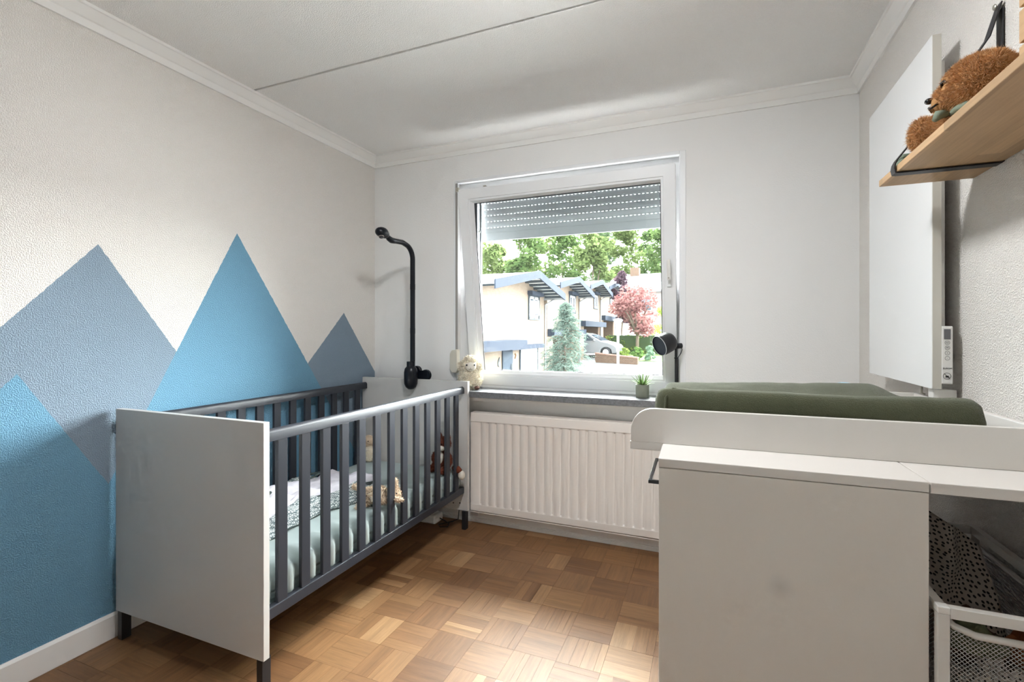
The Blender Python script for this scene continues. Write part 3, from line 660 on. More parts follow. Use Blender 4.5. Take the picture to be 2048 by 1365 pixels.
# ================================================================== INFRARED HEATER ON THE RIGHT WALL
ht = thing('heater_panel', 'tall flat white infrared heater panel on the right wall', 'heater', (.60, 2.04, 1.035))
MB().box(.590, .6115, 1.745, 2.335, 1.036, 2.055).build('front_plate', M['heater'], ht, bevel=.002)
MB().box(.5915, .6120, 1.7442, 1.7450, 1.037, 2.054).build('edge_strip', M['heater_edge'], ht)
MB().box(.6118, .640, 1.80, 2.28, 1.08, 2.0).build('rear_housing', M['white_plastic'], ht, bevel=.002)
for y in (1.80, 1.86): MB().tube([(.604, y, 1.038), (.604, y, 1.012), (.612, y, 1.008)], .003, 8).build('support_rod', M['steel'], ht, smooth=True)
MB().box(.600, .655, 1.765, 1.80, 1.006, 1.034).build('wall_foot', M['white_plastic'], ht, bevel=.002)
for z in (1.3, 1.85): MB().box(.64, XR-.0005, 1.9, 2.2, z, z+.03).build('wall_rail', M['steel'], ht)
ct = MB().box(.612, .6375, 1.742, 1.80, 1.052, 1.217).build('control_box', M['white_plastic'], ht, bevel=.003, seg=3)
MB().box(.6165, .6315, 1.7408, 1.742, 1.180, 1.2085).build('display', mat('grey_display', (.14, .14, .15), .2), ct, bevel=.0004)
ink = mat('dark_print', (.03, .03, .03), .6)
for i, ch in enumerate('OM+-'):
    z = 1.170-.0148*i
    mb = MB(); N = 24
    for k in range(N):
        a, b_ = 2*PI*k/N, 2*PI*(k+1)/N
        for (rr0, rr1) in ((.0050, .0058),):
            c0 = (.6242, 1.7414, z); n = len(mb.v)
            mb.v += [(c0[0]+rr0*math.cos(a), c0[1], c0[2]+rr0*math.sin(a)), (c0[0]+rr1*math.cos(a), c0[1], c0[2]+rr1*math.sin(a)), (c0[0]+rr1*math.cos(b_), c0[1], c0[2]+rr1*math.sin(b_)), (c0[0]+rr0*math.cos(b_), c0[1], c0[2]+rr0*math.sin(b_))]; mb.f.append((n, n+1, n+2, n+3))
    bt = mb.build('button', ink, ct)
def text(body, size, loc, rot, m, parent, name, extrude=.0002, ax='CENTER'):
    cu = bpy.data.curves.new(name, 'FONT'); cu.body = body; cu.size = size; cu.align_x = ax; cu.align_y = 'CENTER'; cu.extrude = extrude; cu.materials.append(m)
    tmp = bpy.data.objects.new('tmp', cu); COL.objects.link(tmp); me = bpy.data.meshes.new_from_object(tmp.evaluated_get(bpy.context.evaluated_depsgraph_get())); bpy.data.objects.remove(tmp); me.name = name
    if not me.materials: me.materials.append(m)
    o = new_obj(name, me, parent); o.location = Vector(loc)-WL[parent]; o.rotation_euler = rot; return o
for i, ch in enumerate(('O', 'M', '+', '-')):
    text(ch, .0068, (.6242, 1.7413, 1.170-.0148*i), (R(90), 0, 0), ink, ct, 'button_sign')
text('EUROM', .0062, (.6245, 1.7413, 1.0965), (R(90), 0, 0), ink, ct, 'lettering')
mb = MB(); N = 28
for k in range(N):
    a, b_ = 2*PI*k/N, 2*PI*(k+1)/N; n = len(mb.v); c0 = (.6235, 1.7413, 1.075)
    mb.v += [(c0[0]+r_*math.cos(t), c0[1], c0[2]+r_*math.sin(t)) for r_, t in ((.0082, a), (.0093, a), (.0093, b_), (.0082, b_))]; mb.f.append((n, n+1, n+2, n+3))
n = len(mb.v); mb.v += [(.6235-.0067, 1.7413, 1.075+.0057), (.6235-.0057, 1.7413, 1.075+.0067), (.6235+.0067, 1.7413, 1.075-.0057), (.6235+.0057, 1.7413, 1.075-.0067)]; mb.f.append((n, n+1, n+2, n+3))
n = len(mb.v); mb.v += [(.6235-.004, 1.7413, 1.071), (.6235+.005, 1.7413, 1.071), (.6235+.003, 1.7413, 1.076), (.6235-.003, 1.7413, 1.0755)]; mb.f.append((n, n+1, n+2, n+3))
mb.build('do_not_cover_sign', ink, ct)
# ================================================================== WALL SHELF ON STRAPS
def oakboard():
    n = NT('light_oak_board'); v = pos(n); sp = n.n('ShaderNodeSeparateXYZ'); n.l(v, sp.inputs[0])
    st = n.math('FLOOR', n.math('MULTIPLY', sp.outputs[0], 24)); seg = n.math('FLOOR', n.math('MULTIPLY_ADD', sp.outputs[1], 2.6, n.math('MULTIPLY', st, .37)))
    wn = n.n('ShaderNodeTexWhiteNoise', noise_dimensions='2D'); cb = n.n('ShaderNodeCombineXYZ'); n.l(st, cb.inputs[0]); n.l(seg, cb.inputs[1]); n.l(cb.outputs[0], wn.inputs['Vector'])
    cv = n.n('ShaderNodeCombineXYZ'); n.l(n.math('MULTIPLY', sp.outputs[0], 130), cv.inputs[0]); n.l(n.math('MULTIPLY_ADD', wn.outputs[0], 9, n.math('MULTIPLY', sp.outputs[1], 7)), cv.inputs[1]); n.l(n.math('MULTIPLY', sp.outputs[2], 130), cv.inputs[2])
    g = n.noise(cv.outputs[0], 1, 4, .6); k = n.math('MULTIPLY', n.math('MULTIPLY_ADD', g, .5, .72), n.math('MULTIPLY_ADD', wn.outputs[0], .35, .82))
    c = n.n('ShaderNodeVectorMath', operation='SCALE'); c.inputs[0].default_value = (.50, .325, .175); n.l(k, c.inputs['Scale']); n.principled(c.outputs[0], .5, bump=g, strength=.08, dist=.001); return n.m
M['oak'] = oakboard()
sf = thing('wall_shelf', 'light oak wall shelf hung in black leather straps', 'shelf', (.555, 1.2, 1.616))
MB().box(.449, .6615, .62, 1.686, 1.6165, 1.6345).build('board', M['oak'], sf, bevel=.0015)
leather = mat('black_leather', (.012, .012, .016), .42, bscale=400, bstr=.2)
def strap(y, w_=.028):
    s_ = thing('leather_strap', 'black leather strap loop holding the oak shelf beside the bear' if y > 1.2 else 'black leather strap loop holding the near end of the oak shelf', 'strap', (.66, y, 1.615), group='leather shelf straps')
    # loop: screw on wall -> front edge -> under the board -> wall -> up to the screw
    t = .0028; path = [(.6585, 2.005), (.650, 1.975), (.636, 1.925), (.540, 1.768), (.452, 1.648), (.4470, 1.638), (.4450, 1.626), (.4470, 1.6150), (.453, 1.6145), (.55, 1.6142), (.657, 1.6142), (.6605, 1.618)]
    vv = []; nrm = []
    m_ = len(path)
    for i, p in enumerate(path):
        a, b_ = path[max(0, i-1)], path[min(m_-1, i+1)]; d_ = Vector((b_[0]-a[0], b_[1]-a[1])).normalized(); n_ = Vector((d_.y, -d_.x))
        for sgn in (0, 1):
            for yy in (y-w_/2, y+w_/2): vv.append((p[0]-n_.x*t*-sgn*-1 if False else p[0]+n_.x*t*sgn*(1), yy, p[1]+n_.y*t*sgn*(1)))
    ff = []
    for i in range(m_-1):
        k = i*4; j = k+4; ff += [(k, k+1, j+1, j), (k+2, j+2, j+3, k+3), (k, j, j+2, k+2), (k+1, k+3, j+3, j+1)]
    MB().add(vv, ff+[(0, 2, 3, 1), (4*m_-4, 4*m_-3, 4*m_-1, 4*m_-2)]).build('strap_front', leather, s_, smooth='auto')
    MB().box(.6575, .6605, y-w_/2, y+w_/2, 1.6355, 1.99).build('strap_back', leather, s_)
    MB().lathe([(.006, 0), (.0075, .002), (.0055, .004), (0, .0045)], (.650, y, 2.0), (-1, 0, 0), 14).build('screw', M['steel'], s_, smooth='auto')
strap(1.553); strap(.80)
# teddy bear, facing the window
tb = thing('teddy_bear', 'honey brown shaggy teddy bear slumped on the oak wall shelf', 'plush toy', (.56, 1.40, 1.635))
fx, fy = -.93, .3676; px_, py_ = .3676, .93; hc = Vector((.552, 1.378, 1.745))
def hp(f, s_, u): return (hc.x+fx*f+px_*s_, hc.y+fy*f+py_*s_, hc.z+u)
bd = blob('body', [((.582, 1.385, 1.697), (.046, .046, .054)), (hp(0, 0, 0), (.066, .068, .062)), (hp(.052, .0, -.016), (.032, .032, .026)), (hp(-.022, -.056, .022), (.020, .020, .020)), (hp(-.022, .056, .022), (.020, .020, .020)),
    ((.522, 1.430, 1.708), (.022, .050, .020), (R(-22), 0, R(10))), ((.505, 1.462, 1.690), (.021, .024, .021)), ((.615, 1.43, 1.70), (.022, .045, .020)),
    ((.525, 1.42, 1.670), (.028, .055, .028)), ((.486, 1.482, 1.683), (.029, .024, .042)), ((.605, 1.44, 1.670), (.028, .055, .028)), ((.606, 1.490, 1.683), (.029, .022, .042))], M['bear'], tb, .005, local=False)
fur(bd, M['bear_fur'], 48000, .0095, .0005, (0, 0, -.5), .75, 11, keep=lambda p: p[2] > .012 and not any((p[0]+tb.location.x-e[0])**2+(p[1]+tb.location.y-e[1])**2+(p[2]+tb.location.z-e[2])**2 < .014**2 for e in (hp(.060, -.028, .012), hp(.086, 0, -.008), hp(.078, -.016, -.026))))
for sd_ in (-.028, .028):
    MB().tube([hp(.050, sd_*1.45, .008), hp(.060, sd_*1.15, .017), hp(.064, sd_*.8, .018), hp(.063, sd_*.5, .012)], .0030, 6).build('closed_eye', M['eye'], tb, smooth=True)
MB().sphere(hp(.086, 0, -.008), (.009, .010, .007), 12, 8).build('nose', M['eye'], tb, smooth=True)
MB().tube([hp(.070, -.024, -.026), hp(.082, -.014, -.031), hp(.087, 0, -.024), hp(.082, .014, -.031)], .0024, 6).build('mouth', M['eye'], tb, smooth=True)
sage = mat('sage_cotton', (.20, .25, .19), .9, bscale=120, bstr=.3)
MB().tube([hp(.035*math.cos(t)+.01, .045*math.sin(t), -.050) for t in [k*2*PI/16 for k in range(17)]], .008, 8).build('neck_scarf', sage, tb, smooth=True)
MB().tube([hp(.050, -.005, -.046), hp(.070, -.015, -.050), hp(.075, -.022, -.062)], [.008, .011, .006], 8).build('scarf_end', sage, tb, smooth=True)
cl = thing('sage_cloth', 'small folded sage green cloth under the far shelf strap', 'cloth', (.50, 1.60, 1.635))
for i in range(3): MB().box(.462+.004*i, .60-.006*i, 1.572+.003*i, 1.655-.004*i, 1.6352+.013*i, 1.6472+.013*i).build('fold', sage, cl, bevel=.005, seg=3)
ck = thing('wooden_crate', 'light wooden slatted crate at the near end of the oak shelf', 'crate', (.58, .98, 1.635))
for i in range(5):
    z = 1.637+i*.062
    MB().box(.505, .645, 1.098, 1.108, z, z+.055).build('slat', M['oak'], ck, bevel=.001); MB().box(.495, .505, .86, 1.108, z, z+.055).build('slat', M['oak'], ck, bevel=.001)
MB().box(.505, .645, .86, 1.098, 1.6355, 1.643).build('crate_base', M['oak'], ck)
for y in (.862, 1.086): MB().box(.506, .518, y, y+.012, 1.643, 1.94).build('corner_post', M['oak'], ck)
# ================================================================== WIRE BASKET RACK UNDER THE BOARD
wh = mat('white_powder_coat', (.72, .70, .66), .4)
rk = thing('basket_rack', 'white metal frame rack with mesh drawers beside the dresser', 'storage rack', (.52, 1.40, 0))
KX0, KX1, KY0, KY1, KZ = .393, .652, 1.135, 1.650, .690
for x in (KX0, KX1-.018):
    for y in (KY0, KY1-.018):
        p_ = box('post', wh, rk, x, x+.018, y, y+.018, 0, KZ-.014, bevel=.001)
        MB().box(x-.0006, x+.0186, y-.0006, y+.0186, KZ-.014, KZ).build('post_cap', M['white_plastic'], p_, bevel=.002)
for z in (KZ, .30):
    for y in (KY0+.001, KY1-.017): box('cross_rail', wh, rk, KX0+.0187, KX1-.0187, y, y+.016, z-.021, z-.001, bevel=.001)
    for x in (KX0+.001, KX1-.017): box('side_rail', wh, rk, x, x+.016, KY0+.0187, KY1-.0187, z-.021, z-.001, bevel=.001)
gm = mat('grey_wire', (.42, .41, .39), .4)
def lattice(mb, P0, U, V, nu, nv, r):
    """expanded mesh: two families of diagonal wires on the panel P0 + a U + b V"""
    P0, U, V = Vector(P0), Vector(U), Vector(V); N = U.cross(V).normalized()
    def seg(a, b_):
        p, q_ = P0+U*a[0]+V*a[1], P0+U*b_[0]+V*b_[1]; d_ = (q_-p).normalized(); t = d_.cross(N)*r
        n = len(mb.v); mb.v += [tuple(p+t), tuple(p-t), tuple(q_-t), tuple(q_+t), tuple(p+N*r), tuple(q_+N*r)]; mb.f += [(n, n+1, n+2, n+3), (n, n+4, n+5, n+3), (n+1, n+2, n+5, n+4)]
    for s_ in (1, -1):
        for i in range(-nv, nu+nv+1):
            a0, a1 = i/nu, i/nu+s_*nv/nu; t0, t1 = 0, 1
            lo, hi = sorted((a0, a1))
            # clip to 0..1 in u
            ts = []
            for t in (0, 1): ts.append(t)
            def tt(u): return (u-a0)/(a1-a0)
            ta, tb_ = sorted((tt(0), tt(1))); t0, t1 = max(0, ta), min(1, tb_)
            if t1-t0 > 1e-4: seg((a0+(a1-a0)*t0, t0), (a0+(a1-a0)*t1, t1))
    return mb
for bz, tag_ in ((.655, 'u'), (.275, 'l')):
    bk = MB().tube([(KX0+.022, KY0+.030, bz), (KX0+.030, KY0+.018, bz-.006), (KX0+.06, KY0+.012, bz-.014), (KX1-.06, KY0+.012, bz-.016), (KX1-.03, KY0+.018, bz-.008), (KX1-.022, KY0+.03, bz), (KX1-.022, KY1-.03, bz), (KX0+.022, KY1-.03, bz), (KX0+.022, KY0+.03, bz)], .0065, 8).build('basket', wh, rk, smooth=True)
    h_ = .24; x0, x1, y0, y1 = KX0+.024, KX1-.024, KY0+.014, KY1-.03
    lattice(MB(), (x0, y0, bz-h_), (x1-x0, 0, 0), (0, 0, h_-.012), 26, 29, .0008).build('front_mesh', gm, bk, recalc=False)
    lattice(MB(), (x0, y0, bz-h_), (0, y1-y0, 0), (0, 0, h_-.006), 40, 24, .0008).build('side_mesh', gm, bk, recalc=False)
    mbx = MB()
    for k in range(26): mbx.box(x1-.001, x1+.001, y0, y1, bz-h_+k*.0092, bz-h_+k*.0092+.0022)
    mbx.build('side_wires', gm, bk, recalc=False)
    MB().box(x0, x1, y0, y1, bz-h_-.002, bz-h_).build('basket_floor', gm, bk)
# clothes in the top basket
def dots():
    n = NT('dotted_muslin'); v = objc(n); vo = n.n('ShaderNodeTexVoronoi'); vo.voronoi_dimensions = '2D'; vo.inputs['Scale'].default_value = 115; vo.inputs['Randomness'].default_value = .5; sp = n.n('ShaderNodeSeparateXYZ'); n.l(v, sp.inputs[0]); cb = n.n('ShaderNodeCombineXYZ'); n.l(sp.outputs[0], cb.inputs[0]); n.l(sp.outputs[2], cb.inputs[1]); n.l(cb.outputs[0], vo.inputs['Vector'])
    n.principled(n.mix(n.math('LESS_THAN', vo.outputs['Distance'], .26), (.50, .45, .40), (.02, .018, .018)), .95, bump=n.noise(v, 45), strength=.3, dist=.01); return n.m
dc = thing('dotted_muslin_cloth', 'white muslin cloth with black dots hanging in the top basket', 'cloth', (.50, 1.45, .43))
def drape(u, v):
    x = .405+.200*u; top = .765-.060*abs(u-.40)*2.0-.05*max(0, u-.75); z = top-(top-.48)*v; y = 1.52-.16*v*(1+.2*math.sin(9*u))+.018*math.sin(16*u+4*v)+.03*noise.noise((u*4, v*3, 1)); return (x+.02*v*math.sin(6*u), y, z)
mb = MB().grid(drape, 40, 40); mb.build('front_fold', dots(), dc, smooth=True, solid=.003)
def drape2(u, v):
    p = drape(u, v*.6); return (p[0], p[1]+.03+.05*v, p[2]-.01)
MB().grid(drape2, 24, 24).build('rear_fold', bpy.data.materials['dotted_muslin'], dc, smooth=True, solid=.003)
def heap(name, label, c, r, m_, seed, loc=None):
    t = thing(name, label, 'cloth', (c[0], c[1], c[2]-r[2]*.6))
    def f(u, v):
        a = 2*PI*u; k = v; rr = 1+.18*noise.noise((math.cos(a)*2+seed, math.sin(a)*2, k*3)); 
        return (c[0]+r[0]*rr*k*math.cos(a), c[1]+r[1]*rr*k*math.sin(a), c[2]+r[2]*(1-k*k)*.9+r[2]*.5*noise.noise((k*math.cos(a)*3+seed, k*math.sin(a)*3, seed))-r[2]*.6*k)
    MB().grid(f, 36, 14).build('cloth', m_, t, smooth=True, solid=.004); return t
heap('rust_cloth', 'rust orange cloth lying in the top basket of the rack', (.585, 1.24, .590), (.045, .075, .045), mat('rust_cotton', (.33, .105, .030), .95, bscale=120, bstr=.4), 2.0)
heap('olive_cloth', 'olive green cloth stuffed at the front of the top basket', (.470, 1.205, .615), (.050, .040, .035), mat('olive_cotton', (.12, .13, .07), .95, bscale=120, bstr=.4), 4.0)
heap('brown_cloth', 'dark brown cloth behind the rust one in the basket', (.500, 1.33, .555), (.085, .075, .050), mat('brown_cotton', (.09, .040, .022), .95, bscale=120, bstr=.4), 6.0)
heap('white_cloth', 'white dotted cloth behind the front mesh of the top basket', (.505, 1.20, .52), (.075, .040, .070), bpy.data.materials['dotted_muslin'], 8.0)
# ================================================================== SMALL THINGS
lp = thing('sill_lamp', 'black spot lamp on a thin pole on the window sill', 'lamp', (-.168, 2.735, .8385))
MB().lathe([(.052, 0), (.054, .003), (.054, .012), (.050, .015), (0, .015)], (-.168, 2.735, .8385), (0, 0, 1), 32).build('base', M['blackmetal'], lp, smooth='auto')
MB().tube([(-.168, 2.735, .85), (-.168, 2.735, 1.115)], .0075, 14).build('pole', M['blackmetal'], lp, smooth='auto')
ax = Vector((.62, .55, .30)).normalized(); fc = Vector((-.247, 2.66, 1.127))
sh_ = MB().lathe([(.0515, .0), (.0545, -.001), (.0555, .002), (.0555, .030), (.053, .062), (.043, .082), (.024, .092), (0, .093)], fc, ax, 40, cap=False).build('shade', M['blackmetal'], lp, smooth='auto')
MB().lathe([(.0515, .004), (0, .0041)], fc, ax, 40).build('diffuser', mat('grey_diffuser', (.030, .040, .058), .6, spec=.25), sh_, smooth='auto')
MB().lathe([(.0525, -.0015), (.0550, -.0018), (.0550, .0005), (.0525, .0005)], fc, ax, 40, cap=False).build('rim', M['alu'], sh_, smooth='auto')
e1 = Vector((-.192, 2.71, 1.124)); e2 = Vector((-.142, 2.745, 1.127))
MB().tube([e1, (e1+e2)/2, e2], .0145, 18).build('joint', M['blackmetal'], lp, smooth='auto')
MB().lathe([(.0165, 0), (.0165, .006)], (e1+e2)/2, (e2-e1).normalized(), 18).build('joint_ring', M['blackplastic'], lp, smooth='auto')
MB().tube([tuple(e2), (-.138, 2.745, 1.105), (-.145, 2.742, 1.085), (-.158, 2.738, 1.065), (-.1585, 2.7375, 1.0), (-.1585, 2.7375, .86)], .0022, 6).build('cable', M['blackplastic'], lp, smooth=True)
MB().lathe([(.0100, 0), (.0100, .006)], (-.168, 2.735, 1.058), (0, 0, 1), 16).build('cable_clip', M['blackplastic'], lp, smooth='auto')
pp = thing('potted_aloe', 'small spiky aloe in a round sage green pot on the sill', 'potted plant', (-.338, 2.755, .8385))
pc = Vector((-.346, 2.752, .8385))
MB().lathe([(0, .0), (.0335, 0), (.0355, .003), (.0365, .070), (.0358, .0725), (.034, .0725), (.033, .064), (0, .063)], pc, (0, 0, 1), 36).build('pot', mat('sage_ceramic', (.235, .25, .195), .55), pp, smooth='auto')
MB().lathe([(.033, .0), (0, .003)], pc+Vector((0, 0, .063)), (0, 0, 1), 20).build('soil', mat('soil', (.04, .03, .02), .95), pp)
def leafm():
    n = NT('aloe_leaf'); v = objc(n); n.principled(n.mix(n.noise(v, 25, 2), (.05, .13, .03), (.26, .38, .12)), .45); return n.m
lm_ = leafm()
for i in range(22):
    a = i*2.39996; el = .25+1.15*(1-i/22)if False else (1.35-.95*((21-i)/21)**.8); L = .052+.034*(i/21) if el < 1.2 else .085; L = .060+.03*random.random()
    d_ = Vector((math.cos(a)*math.cos(el), math.sin(a)*math.cos(el), math.sin(el))); sd_ = Vector((-math.sin(a), math.cos(a), 0)); up = d_.cross(sd_)*-1
    b0 = pc+Vector((math.cos(a)*.008, math.sin(a)*.008, .066)); mb = MB(); n_ = 6
    for k in range(n_+1):
        t = k/n_; p = b0+d_*L*t+Vector((0, 0, -.010*t*t*math.cos(el))); w_ = .0062*(1-t)**.7*(1 if k < n_ else 0)+.0002
        mb.v += [tuple(p-sd_*w_+up*w_*.3), tuple(p+up*-w_*.5), tuple(p+sd_*w_+up*w_*.3)]
    for k in range(n_):
        j = k*3; mb.f += [(j, j+1, j+4, j+3), (j+1, j+2, j+5, j+4), (j+2, j, j+3, j+5)]
    mb.build('leaf', lm_, pp, smooth=True)
# white power box with a cable under the far end of the crib
pb = thing('power_adapter', 'white rounded power adapter with a black cable on the floor under the crib', 'power adapter', (-1.63, 2.66, 0))
mb = MB()
MB().box(-1.70, -1.575, 2.60, 2.70, .0005, .058).build('housing', M['white_plastic'], pb, bevel=.018, seg=4, smooth='auto')
MB().tube([(-1.575, 2.65, .03), (-1.54, 2.66, .012), (-1.50, 2.64, .006), (-1.49, 2.60, .006), (-1.53, 2.58, .006), (-1.56, 2.61, .006), (-1.50, 2.68, .008), (-1.47, 2.70, .02), (-1.465, 2.705, .09), (-1.52, 2.72, .14)], .003, 6).build('cable', M['blackplastic'], pb, smooth=True)
# ================================================================== OUTSIDE
def ground_z(x, y): return -1.5+.08*(y-17) if y > 8 else -2.22
def gm_():
    n = NT('pale_paving'); v = pos(n); n.principled(n.mix(n.noise(v, .6, 4), (.20, .20, .20), (.27, .265, .26)), .9, bump=n.noise(v, 30), strength=.1); return n.m
mb = MB().grid(lambda u, v: (-60+110*u, 3.3+110*v, ground_z(0, 3.3+110*v)), 10, 60); g = mb.build('street', gm_()); g['kind'] = 'structure'
fr_ = MB().box(-6, 4, 3.06, 6.4, .05, .30).build('bounce_slab', mat('bounce_slab_pale', (.40, .40, .39), .95, var=.15, vscale=60)); fr_['kind'] = 'structure'  # unseen pale slab added below the window to bounce light onto the ceiling
gl = NT('lawn_green'); v = pos(gl); gl.principled(gl.mix(gl.noise(v, 8, 4), (.07, .13, .03), (.18, .26, .08)), .95); lawnm = gl.m
def brick(name, c1, c2, mo, sc_=9):
    n = NT(name); v = pos(n); sp = n.n('ShaderNodeSeparateXYZ'); n.l(v, sp.inputs[0]); cb = n.n('ShaderNodeCombineXYZ'); n.l(n.math('ADD', sp.outputs[0], sp.outputs[1]), cb.inputs[0]); n.l(sp.outputs[2], cb.inputs[1])
    b = n.n('ShaderNodeTexBrick'); n.l(cb.outputs[0], b.inputs['Vector']); b.inputs['Scale'].default_value = 4.6; b.inputs['Color1'].default_value = (*c1, 1); b.inputs['Color2'].default_value = (*c2, 1); b.inputs['Mortar'].default_value = (*mo, 1); b.inputs['Mortar Size'].default_value = .018; b.inputs['Row Height'].default_value = .3
    n.principled(b.outputs[0], .95, spec=.1, bump=b.outputs['Fac'], strength=-.3, dist=.02); return n.m
M['brick'] = brick('cream_brick', (.27, .205, .155), (.23, .172, .128), (.25, .22, .19)); M['brick2'] = brick('brown_brick', (.17, .105, .072), (.13, .08, .056), (.19, .17, .145))
M['fascia'] = mat('slate_blue_fascia', (.036, .044, .062), .85, spec=.08); M['soffit'] = mat('white_soffit', (.78, .77, .74), .9, spec=.1); M['rooft'] = mat('grey_roofing', (.19, .185, .18), .9)
M['dark_frame'] = mat('dark_window_frame', (.045, .055, .065), .7, spec=.15); M['pane'] = mat('reflecting_pane', (.05, .07, .09), .06, spec=.9); M['door'] = mat('slate_front_door', (.032, .046, .064), .75, spec=.1); M['zinc'] = mat('zinc', (.35, .36, .37), .5, .3)
HL = ['cream brick row house nearest the window with slate blue door', 'second cream brick row house behind the blue spruce', 'third cream brick row house up the street behind the car', 'farthest cream brick row house beside the purple tree']
for k in range(4):
    dx, dy, dz = -.25*k, 7.2*k, .55*k
    h = thing('row_house', HL[k], 'house', (-10+dx, 17.8+dy, ground_z(0, 17.8+dy)), group='row houses across the street')
    g0 = ground_z(0, 14+dy)-.3
    fy0, fy1 = (13.0 if k == 0 else 14.3)+dy, 20.95+dy; rx = -7.0+dx; pk = 3.42+dz; tn = .178; yr = 17.8+dy
    zt = lambda y: pk-tn*abs(y-yr)
    rec = 0 if k in (0,) else 2.4
    zb = .62+dz if rec else g0
    up = MB().prism([(fy0, zb), (fy1, zb), (fy1, zt(fy1)), (yr, zt(yr)), (fy0, zt(fy0))], 'x', rx-8, rx).build('wall', M['brick'], h)
    if rec:
        MB().box(rx-8, rx-rec, fy0, fy1, g0, zb).build('ground_floor_wall', M['brick2'], h); MB().box(rx-2.2, rx, fy1-.55, fy1, g0, zb).build('brick_pier', M['brick2'], h)
    MB().box(rx-.02, rx+.22, (13.0 if k == 0 else 14.35)+dy, 15.25+dy, g0, zt(14.6+dy)-.05).build('pier_wall', M['brick'], h)
    # roof
    ov = .85; e0, e1 = (yr-4.2 if k == 0 else yr-3.5), yr+3.6
    for (ya, yb) in ((e0, yr), (yr, e1)):
        za, zb_ = zt(ya)+.03, zt(yb)+.03
        MB().prism([(ya, za), (yb, zb_), (yb, zb_+.10), (ya, za+.10)], 'x', rx-8.3, rx+ov).build('roof_slope', M['rooft'], h)
        MB().prism([(ya, za-.16), (yb, zb_-.16), (yb, zb_+.14), (ya, za+.14)], 'x', rx+ov, rx+ov+.05).build('fascia', M['fascia'], h)
        MB().prism([(ya, za-.005), (yb, zb_-.005), (yb, zb_), (ya, za)], 'x', rx, rx+ov).build('soffit', M['soffit'], h)
        for q_ in range(7):
            y = ya+(yb-ya)*(q_+.5)/7; z = zt(y)+.025
            MB().prism([(y-.035, z-.09), (y+.035, z-.09-(.07*tn if y > yr else -.07*tn)), (y+.035, z), (y-.035, z)], 'x', rx, rx+ov).build('rafter', M['dark_frame'], h)
    MB().box(rx-8.3, rx+ov, e1-.02, e1+.10, zt(e1)-.10, zt(e1)+.08).build('gutter', M['zinc'], h)
    MB().tube([(rx+.35, e1, zt(e1)-.08), (rx+.12, fy1-.12, zt(e1)-.35), (rx+.12, fy1-.12, g0)], .05, 8).build('downpipe', M['zinc'], h, smooth=True)
    # upper window
    wy0, wy1, wz0, wz1 = 18.95+dy, 20.2+dy, 1.78+dz, 2.72+dz
    fr = MB(); fr.box(rx-.02, rx+.05, wy0-.06, wy1+.06, wz0-.06, wz0+.02).box(rx-.02, rx+.05, wy0-.06, wy0+.02, wz0, wz1).box(rx-.02, rx+.05, wy1-.02, wy1+.06, wz0, wz1).box(rx-.02, rx+.05, wy0-.06, wy1+.06, wz1-.02, wz1+.06); wf_ = fr.build('window_surround', M['dark_frame'], h)
    fr = MB(); fr.box(rx, rx+.04, wy0+.02, wy0+.12, wz0+.02, wz1-.02).box(rx, rx+.04, wy1-.12, wy1-.02, wz0+.02, wz1-.02).box(rx, rx+.04, (wy0+wy1)/2-.06, (wy0+wy1)/2+.06, wz0+.02, wz1-.02).box(rx, rx+.04, wy0+.02, wy1-.02, wz0+.02, wz0+.14).box(rx, rx+.04, wy0+.02, wy1-.02, wz1-.12, wz1-.02); fr.build('window_casement', M['pvc'], wf_)
    MB().box(rx+.001, rx+.015, wy0, (wy0+wy1)/2, wz0, wz1).build('pane', M['pane'], wf_); MB().box(rx+.001, rx+.015, (wy0+wy1)/2, wy1, wz0, wz1).build('pane', M['pane'], wf_)
    MB().box(rx, rx+.22, wy0-.12, wy1+.15, wz1+.03, wz1+.20).build('shutter_box', M['fascia'], h)
    # canopy over the entrance
    if k == 0:
        MB().box(rx, rx+.85, 12.6+dy, 16.55+dy, .60+dz, .92+dz).build('canopy', M['fascia'], h); MB().box(rx, rx+.25, 16.55+dy, 20.3+dy, .52+dz, .70+dz).build('canopy', M['fascia'], h)
    else: MB().box(rx-.2, rx+.55, 14.4+dy, 20.7+dy, .46+dz, .80+dz).build('canopy', M['fascia'], h)
    # ground floor
    gx = rx-rec
    dr_ = MB().box(gx, gx+.05, 16.15+dy, 17.1+dy, g0+.3, .58+dz).build('front_door', M['door'], h)
    MB().box(gx+.05, gx+.11, 16.93+dy, 16.97+dy, -.9+dz, .0+dz).build('door_bar', M['zinc'], dr_)
    sh2 = MB().box(gx-.02, gx+.03, 17.95+dy, 19.95+dy, g0+.3, .54+dz).build('window_shutter', M['soffit'], h)
    for q_ in range(16): MB().box(gx+.03, gx+.045, 18.05+dy, 19.5+dy, -1.5+dz+q_*.125, -1.42+dz+q_*.125).build('louvre', M['pvc'], sh2)
    MB().box(gx-.02, gx+.06, 17.88+dy, 17.95+dy, g0+.3, .54+dz).build('shutter_frame', M['dark_frame'], sh2); MB().box(gx-.02, gx+.06, 19.95+dy, 20.02+dy, g0+.3, .54+dz).build('shutter_frame', M['dark_frame'], sh2)
    if k == 0:
        text('2', .30, (rx+.02, 17.45, .26), (R(90), 0, R(90)), mat('rust_brown_sign', (.25, .12, .05), .6), h, 'house_number', .02)
        bw = MB()
        for sg in (1, -1):
            bw.prism([(15.72+sg*.02, .12), (15.72+sg*.18, .30), (15.72+sg*.20, .16), (15.72+sg*.10, .08), (15.72+sg*.16, -.06), (15.72+sg*.04, .0)], 'x', rx+.01, rx+.03)
        bw.build('butterfly_ornament', M['dark_frame'], h); MB().box(rx+.0, rx+.15, 15.45, 15.95, -.72, -.45).build('letter_box', M['dark_frame'], h)
